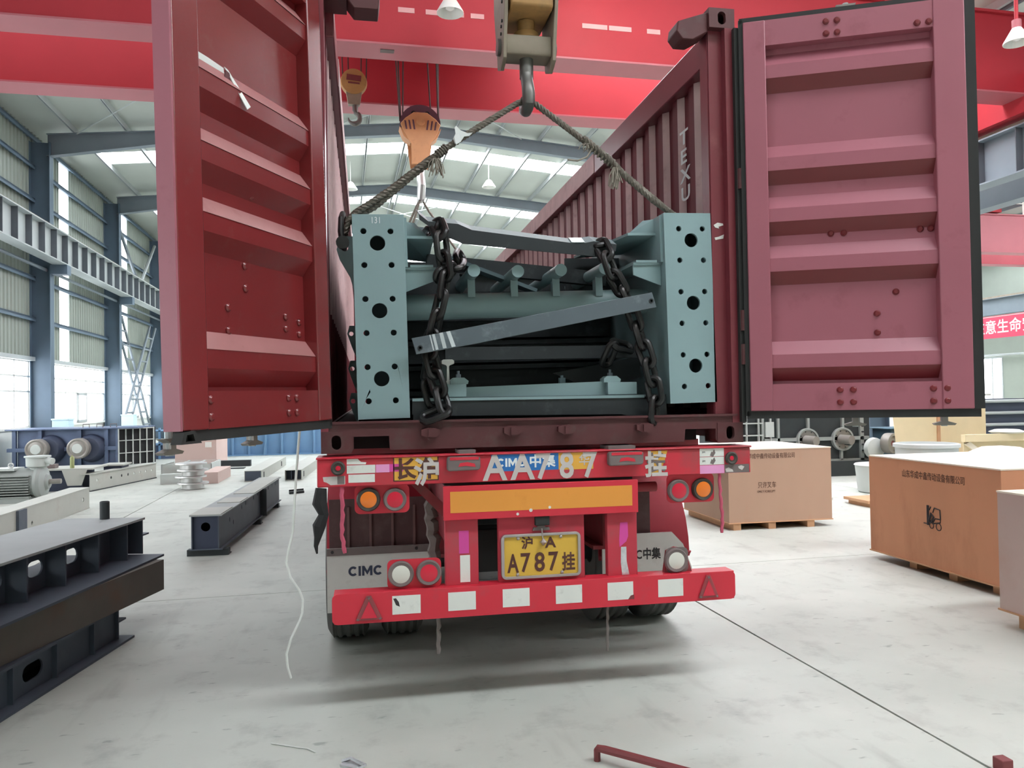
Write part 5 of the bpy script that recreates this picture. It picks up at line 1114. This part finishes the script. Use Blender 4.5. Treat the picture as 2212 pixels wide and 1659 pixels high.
# big blue housing with two hubs and a grille end
gh = thing('blue_gear_housing', (-7.7, 18.6, 0), 'large blue ribbed machine housing with two round hubs by the left wall', 'machine', world=True)
gx0, gx1, gy, gt = -8.95, -6.32, 18.6, 1.06
obj('body', MB().box(gx0+.1, gx1, gy+.08, gy+1.6, 0, gt-.03), 'machine_blue', gh); obj('top_plate', MB().box(gx0-.15, gx1+.5, gy-.08, gy+1.7, gt-.03, gt), 'machine_blue', gh)
for x in (gx0, -8.32, -7.35, -6.68, gx1-.08): obj('rib', MB().box(x, x+.09, gy-.02, gy+.08, 0, gt-.03), 'machine_blue', gh)
obj('rib', MB().box(gx0-.12, gx1, gy-.04, gy+.08, .46, .56), 'machine_blue', gh)
for x in (-8.30, -7.30):
    h = obj('hub_ring', MB().lathe([(.36, 0), (.38, -.05), (.36, -.1), (.30, -.32), (.28, -.34)], (x+.28, gy+.08, .52), (0, 1, 0), 30), 'navy', gh)
    d_ = obj('hub', MB().lathe([(.27, 0), (.27, -.28), (.24, -.30), (.20, -.28), (.16, -.30), (.01, -.30)], (x+.10, gy-.2, .54), (0, 1, 0), 30), 'shaft_grey', gh)
    obj('hub_cap', MB().lathe([(.13, -.30), (.12, -.33), (.01, -.33)], (x+.10, gy-.2, .54), (0, 1, 0), 20), 'machine_pale', h)
g2 = obj('grille_back', MB().hexa([(gx1, gy, .04), (-5.62, gy+.75, .04), (-5.62, gy+.75, gt-.03), (gx1, gy, gt-.03)], [(gx1, gy+.2, .04), (-5.62, gy+.95, .04), (-5.62, gy+.95, gt-.03), (gx1, gy+.2, gt-.03)]), 'black_void', gh)
for i in range(6):
    t = i/5; x = gx1+(-5.62-gx1)*t; y = gy+.75*t-.03; obj('grille_bar', MB().box(x-.012, x+.012, y-.02, y+.03, .0, gt-.02), 'machine_pale', gh)
for z in (.02, .36, .70, 1.02): obj('grille_bar', MB().hexa([(gx1, gy-.05, z-.012), (-5.60, gy+.70, z-.012), (-5.60, gy+.70, z+.012), (gx1, gy-.05, z+.012)], [(gx1, gy-.02, z-.012), (-5.60, gy+.73, z-.012), (-5.60, gy+.73, z+.012), (gx1, gy-.02, z+.012)]), 'machine_pale', gh)
for x in (-7.3, -6.95, -6.6): obj('lifting_loop', MB().tube([(x-.08, gy+.5, gt), (x-.08, gy+.5, gt+.09), (x+.08, gy+.5, gt+.09), (x+.08, gy+.5, gt)], .012, 6), 'dirt_grey', gh)
# far blue ribbed steel body and blue table
fb = thing('far_blue_body', (-2.3, 21.7, 0), 'far light blue ribbed steel body seen under the left door', 'machine', world=True)
obj('panel', MB().box(-4.9, .4, 21.8, 23.2, 0, 1.35), 'far_blue', fb)
for k in range(11): obj('rib', MB().box(-4.9+.5*k, -4.84+.5*k, 21.68, 21.8, 0, 1.35), 'far_blue', fb)
obj('base_flange', MB().box(-4.95, .45, 21.6, 21.8, 0, .03), 'far_blue', fb)
obj('prop_tube', MB().tube([(-2.9, 21.55, .02), (-2.8, 21.5, .95)], .03, 6), 'far_blue', fb)
bt = thing('blue_trestle', (-6, 21.3, 0), 'blue steel trestle table beside the left door edge', 'trestle', world=True)
obj('shelf', MB().box(-6.6, -5.25, 21.2, 22, .42, .46).box(-6.6, -5.25, 21.2, 22, .84, .87), 'far_blue', bt); obj('panel', MB().box(-6.5, -5.3, 21.3, 21.4, 0, .42), 'machine_blue', bt)
for x in (-6.6, -5.95, -5.31): obj('leg', MB().box(x, x+.06, 21.2, 21.26, 0, .95), 'far_blue', bt)
for x in (-6.3, -5.7): obj('web_plate', MB().prism([(x-.2, .46), (x+.2, .46), (x+.1, .6), (x-.1, .6)], 'y', 21.22, 21.24), 'far_blue', bt)
# ================================================================== crates and machines at the right
def crate(name, x0, x1, y0, y1, zb, zt, m, label, blocks, ax, face_label=None):
    t = thing(name, ((x0+x1)/2, (y0+y1)/2, 0), label, 'crate', world=True)
    obj('side_panel', MB().box(x0, x1, y0, y0+.012, zb, zt), m, t); obj('side_panel', MB().box(x0, x1, y1-.012, y1, zb, zt), m, t)
    obj('side_panel', MB().box(x0, x0+.012, y0+.012, y1-.012, zb, zt), m, t); obj('side_panel', MB().box(x1-.012, x1, y0+.012, y1-.012, zb, zt), m, t)
    obj('lid', MB().box(x0-.004, x1+.004, y0-.004, y1+.004, zt, zt+.012), 'crate_top', t)
    obj('base_board', MB().box(x0-.01, x1+.01, y0-.01, y1+.01, zb-.012, zb), 'pallet_wood', t)
    for v in blocks:
        if ax == 'y': obj('pallet_runner', MB().box(v, v+.1, y0+.01, y1-.01, 0, zb-.012), 'pallet_wood', t)
        else: obj('pallet_runner', MB().box(x0+.06, x1-.06, v, v+.1, 0, zb-.012), 'pallet_wood', t)
    return t
cA = crate('plywood_crate', 4.64, 6.04, 4.75, 6.15, .095, .99, 'crate_tan', 'tan plywood crate right behind the trailer lamps with stencilled lettering', (4.70, 5.17, 5.70), 'y')
FA = lambda x, z: facing(x, 4.7485, z)
text('stencil', '山东华成中鑫传动设备有限公司', .074, 'glyph_crate', cA, FA(4.80, .885), sx=.72)
text('stencil', '只许叉车', .085, 'glyph_crate', cA, FA(5.03, .52), sx=.74); text('stencil', 'ONLY FORKLIFT', .042, 'glyph_crate', cA, FA(5.02, .455), sx=.8)
cB = crate('plywood_crate', 5.30, 6.75, 1.22, 2.92, .085, 1.03, 'crate_orange', 'orange-brown plywood crate with forklift symbol standing at the right', (2.32, 1.80, 1.30), 'x')
FB = lambda y, z: Matrix.Translation((5.2985, y, z)) @ Matrix.Rotation(-PI/2, 4, 'Z') @ Matrix.Rotation(PI/2, 4, 'X')
text('stencil', '山东华成中鑫传动设备有限公司', .078, 'glyph_crate', cB, FB(2.42, .875), sx=.74)
def fk(pts, r=.006): obj('forklift_symbol', MB().tube([(5.2975, 2.13-a, .44+b) for a, b in pts], r, 5), 'glyph_dark', cB)
fk([(.05, .02), (.05, .20)], .008); fk([(.065, .02), (.065, .20)], .006); fk([(0, .03), (.05, .03)], .005)
fk([(.07, .06), (.10, .13), (.13, .10), (.10, .05), (.07, .06)], .012); fk([(.12, .14), (.14, .185), (.21, .175), (.215, .09)], .006); fk([(.12, .04), (.21, .06), (.215, .09), (.15, .09), (.12, .05)], .006)
for cx, r in ((.10, .025), (.19, .032)): fk([(cx+r*math.cos(a), .02+r*math.sin(a)) for a in [2*PI*i/14 for i in range(15)]], .004)
fk([(.075, .16), (.095, .19)], .006)
cC = crate('plywood_crate', 4.70, 5.9, -.5, .60, .12, .95, 'crate_pink', 'pale pinkish plywood crate cut by the right picture edge', (.40, -.1, -.45), 'x')
# black machine with bearing housings
mr = thing('black_machine', (9.3, 10.3, 0), 'black machine with pale frame and two round shaft housings at the right', 'machine', world=True)
yq = 10.2
obj('body', MB().box(7.4, 10.45, yq+.06, yq+1.6, .32, 1.35), 'machine_black', mr)
for x0, x1, z0, z1 in ((8.02, 8.07, .32, 1.35), (8.36, 8.41, .32, 1.35), (10.20, 10.28, .30, 1.35), (9.02, 9.07, .95, 1.35), (9.75, 9.80, .32, .5), (9.79, 9.84, .95, 1.35), (8.05, 10.4, .72, .79), (9.4, 10.5, .30, .34), (7.4, 10.5, 1.3, 1.36)):
    obj('frame_bar', MB().box(x0, x1, yq, yq+.06, z0, z1), 'machine_grey', mr)
for x in (9.02, 9.80):
    h = obj('bearing_housing', MB().lathe([(.235, .06), (.24, 0), (.235, -.03), (.20, -.03), (.19, .02)], (x, yq, .74), (0, 1, 0), 36), 'machine_grey', mr)
    obj('housing_face', MB().cyl((x, yq+.03, .74), (x, yq+.0, .74), .2, 30), 'shaft_grey', h)
    obj('shaft', MB().cyl((x-.05, yq, .74), (x+.03, yq-.26, .73), .095, 24), 'shaft_grey', h); obj('key', MB().box(x-.03, x+.03, yq-.25, yq-.1, .625, .65), 'machine_black', h)
    for i in range(8): obj('bolt', MB().cyl((x+.17*math.cos(i*PI/4+.3), yq-.01, .74+.17*math.sin(i*PI/4+.3)), (x+.17*math.cos(i*PI/4+.3), yq+.0, .74+.17*math.sin(i*PI/4+.3)), .012, 6), 'machine_black', h)
obj('base_frame', MB().box(7.4, 10.5, yq-.1, yq+1.6, 0, .30), 'machine_black', mr)
for i in range(4): obj('grille_bar', MB().box(7.42+.26*i, 7.44+.26*i, yq-.02, yq+.04, .4, 1.35), 'machine_pale', mr)
for z in (.62, .86, 1.1): obj('grille_bar', MB().box(7.4, 8.04, yq-.02, yq+.04, z-.012, z+.012), 'machine_pale', mr)
obj('terminal_plate', MB().box(8.09, 8.27, yq-.03, yq+.03, .82, 1.12), 'machine_pale', mr)
for z in (.5, .62, .75, .88, 1.0): obj('bolt', MB().cyl((10.24, yq-.04, z), (10.24, yq, z), .018, 8), 'machine_black', mr)
pu = thing('pulley_motor', (10.75, 9.8, 0), 'teal motor with pinkish belt pulley beside the black machine', 'motor', world=True)
obj('pulley', MB().lathe([(.05, -.02), (.06, -.06), (.14, -.05), (.15, -.09), (.20, -.09), (.205, -.06), (.205, .06), (.2, .09), (.1, .09)], (10.55, 9.75, .66), (-.35, 1, 0), 32), 'shaft_grey', pu)
obj('pulley_web', MB().cyl((10.565, 9.71, .66), (10.55, 9.75, .66), .15, 24), 'rust_red', pu)
obj('motor_body', MB().box(10.75, 11.5, 10.0, 10.6, .38, .92).box(10.7, 11.55, 9.95, 10.65, .92, .95), 'teal_blue', pu, bevel=.02); obj('motor_base', MB().box(10.6, 11.6, 9.7, 10.6, 0, .38), 'machine_black', pu)
obj('guard', MB().lathe([(.02, 0), (.2, .05), (.22, .15)], (10.38, 9.9, .55), (0, 1, 0), 16), 'machine_pale', pu)
# cream plywood
cw = thing('cream_crate', (11.3, 9.2, 0), 'tall cream plywood crate with cut corner behind the forklift crate', 'crate', world=True)
obj('board', MB().prism([(10.20, 0), (10.05, 1.5), (11.0, 1.5), (11.05, 0)], 'y', 9.0, 9.02), 'cream_wood', cw); obj('board', MB().prism([(11.05, 0), (11.0, 1.5), (11.75, 1.5), (12.0, .85), (12.0, 0)], 'y', 9.05, 9.07), 'cream_wood', cw)
obj('board', MB().prism([(11.9, 0), (11.75, 1.55), (12.35, 1.58), (12.35, 0)], 'y', 9.3, 9.32), 'cream_wood', cw); obj('batten', MB().box(11.0, 11.06, 8.97, 9.0, 0, 1.5), 'pallet_wood', cw)
obj('lid_sheet', MB().box(11.7, 12.4, 9.2, 9.5, 1.58, 1.62), 'plastic_film', cw); obj('side', MB().box(11.8, 12.35, 9.32, 9.36, 0, 1.5), 'cream_wood', cw)
cf = thing('cream_crate', (11.9, 8.2, 0), 'low cream timber frame box with diagonal brace at the right', 'crate', world=True)
obj('top_rail', MB().box(10.85, 13.2, 8.1, 8.2, .76, .89), 'cream_wood', cf); obj('panel', MB().box(10.9, 13.2, 8.2, 8.22, 0, .8), 'cream_wood', cf); obj('brace', MB().prism([(10.9, .72), (11.0, .76), (11.9, .1), (11.8, .05)], 'y', 8.15, 8.2), 'crate_top', cf)
obj('bottom_rail', MB().box(10.85, 13.2, 8.1, 8.2, 0, .1), 'cream_wood', cf); obj('wrapped_parcel', MB().lathe([(.25, 0), (.3, .03), (.2, .07), (.02, .08)], (11.9, 8.3, .89), (0, 0, 1), 14), 'plastic_film', cf)
obj('round_tub', MB().lathe([(.40, .0), (.42, .02), (.45, .80), (.48, .81), (.48, .86), (.44, .87), (.43, .83)], (8.95, 6.7, 0), (0, 0, 1), 36), 'bin_grey', label='large round grey tub behind the forklift crate', cat='tub')
obj('round_tub', MB().lathe([(.33, .0), (.36, .02), (.40, .44), (.42, .46), (.40, .48), (.36, .46)], (8.78, 7.6, .0), (0, 0, 1), 32), 'machine_pale', label='low pale tub on floor left of the forklift crate', cat='tub')
obj('film_heap', MB().lathe([(.02, .22), (.25, .2), (.42, .12), (.5, .04), (.52, 0)], (9.3, 5.6, .66), (0, 0, 1), 14).box(9.0, 9.6, 5.3, 5.9, 0, .66), 'plastic_film', label='heap of clear plastic film on a block behind the forklift crate', cat='plastic film')
obj('small_pallet', MB().box(7.42, 8.0, 6.0, 6.6, .06, .10).box(7.47, 7.62, 6.05, 6.55, 0, .06).box(7.77, 7.92, 6.05, 6.55, 0, .06), 'pallet_wood', label='small wooden pallet on the floor left of the forklift crate', cat='pallet')
obj('paper_scrap', MB().prism([(7.22, 7.0), (7.37, 7.1), (7.5, 7.0), (7.4, 6.9), (7.3, 6.93)], 'z', 0, .035), 'sticker_white', label='crumpled white scrap on the floor between the crates', cat='scrap')
# blue racks at the far right
bk = thing('blue_rack', (13.5, 10.5, 0), 'dark blue stacked frames with pale rails at the right edge', 'rack', world=True)
obj('panel', MB().box(12.6, 14.5, 10.4, 11.2, 0, 1.5), 'navy', bk)
for z in (.95, 1.2, 1.45): obj('rail', MB().cyl((12.5, 10.35, z), (14.5, 10.35, z), .035, 8), 'steel_light', bk)
# ================================================================== small things on the near floor
hb = thing('rust_red_handle', (1.3, -.85, 0), 'rust red bent bar handle lying at the bottom edge of the floor', 'handle')
obj('grip', MB().tube([(-.03, .05, .0), (-.03, .05, .05), (-.025, .045, .06), (.0, .02, .064), (.42, -.40, .064)], .016, 8), 'rust_red', hb)
obj('plate', MB().prism([(-.045, .04), (.40, -.405), (.425, -.38), (-.02, .065)], 'z', .05, .064), 'rust_red', hb)
obj('rust_block', MB().box(2.965, 3.02, -1.31, -1.25, 0, .055), 'rust_red', label='small rust red block at the bottom right corner', cat='block', bevel=.004)
obj('foil_scrap', MB().prism([(.10, -.60), (.13, -.56), (.18, -.57), (.22, -.62), (.17, -.66)], 'z', 0, .012).tube([(.11, -.57, .012), (.15, -.59, .03), (.20, -.64, .02)], .008, 5), 'foil', label='crumpled foil scrap on the floor near the bottom edge', cat='scrap')
obj('string', MB().tube([(-.24, -.28, .004), (-.1, -.36, .004), (-.06, -.38, .004), (-.02, -.43, .004)], .003, 5), 'rope_white', label='short white string lying on the near floor left of the foil', cat='string')
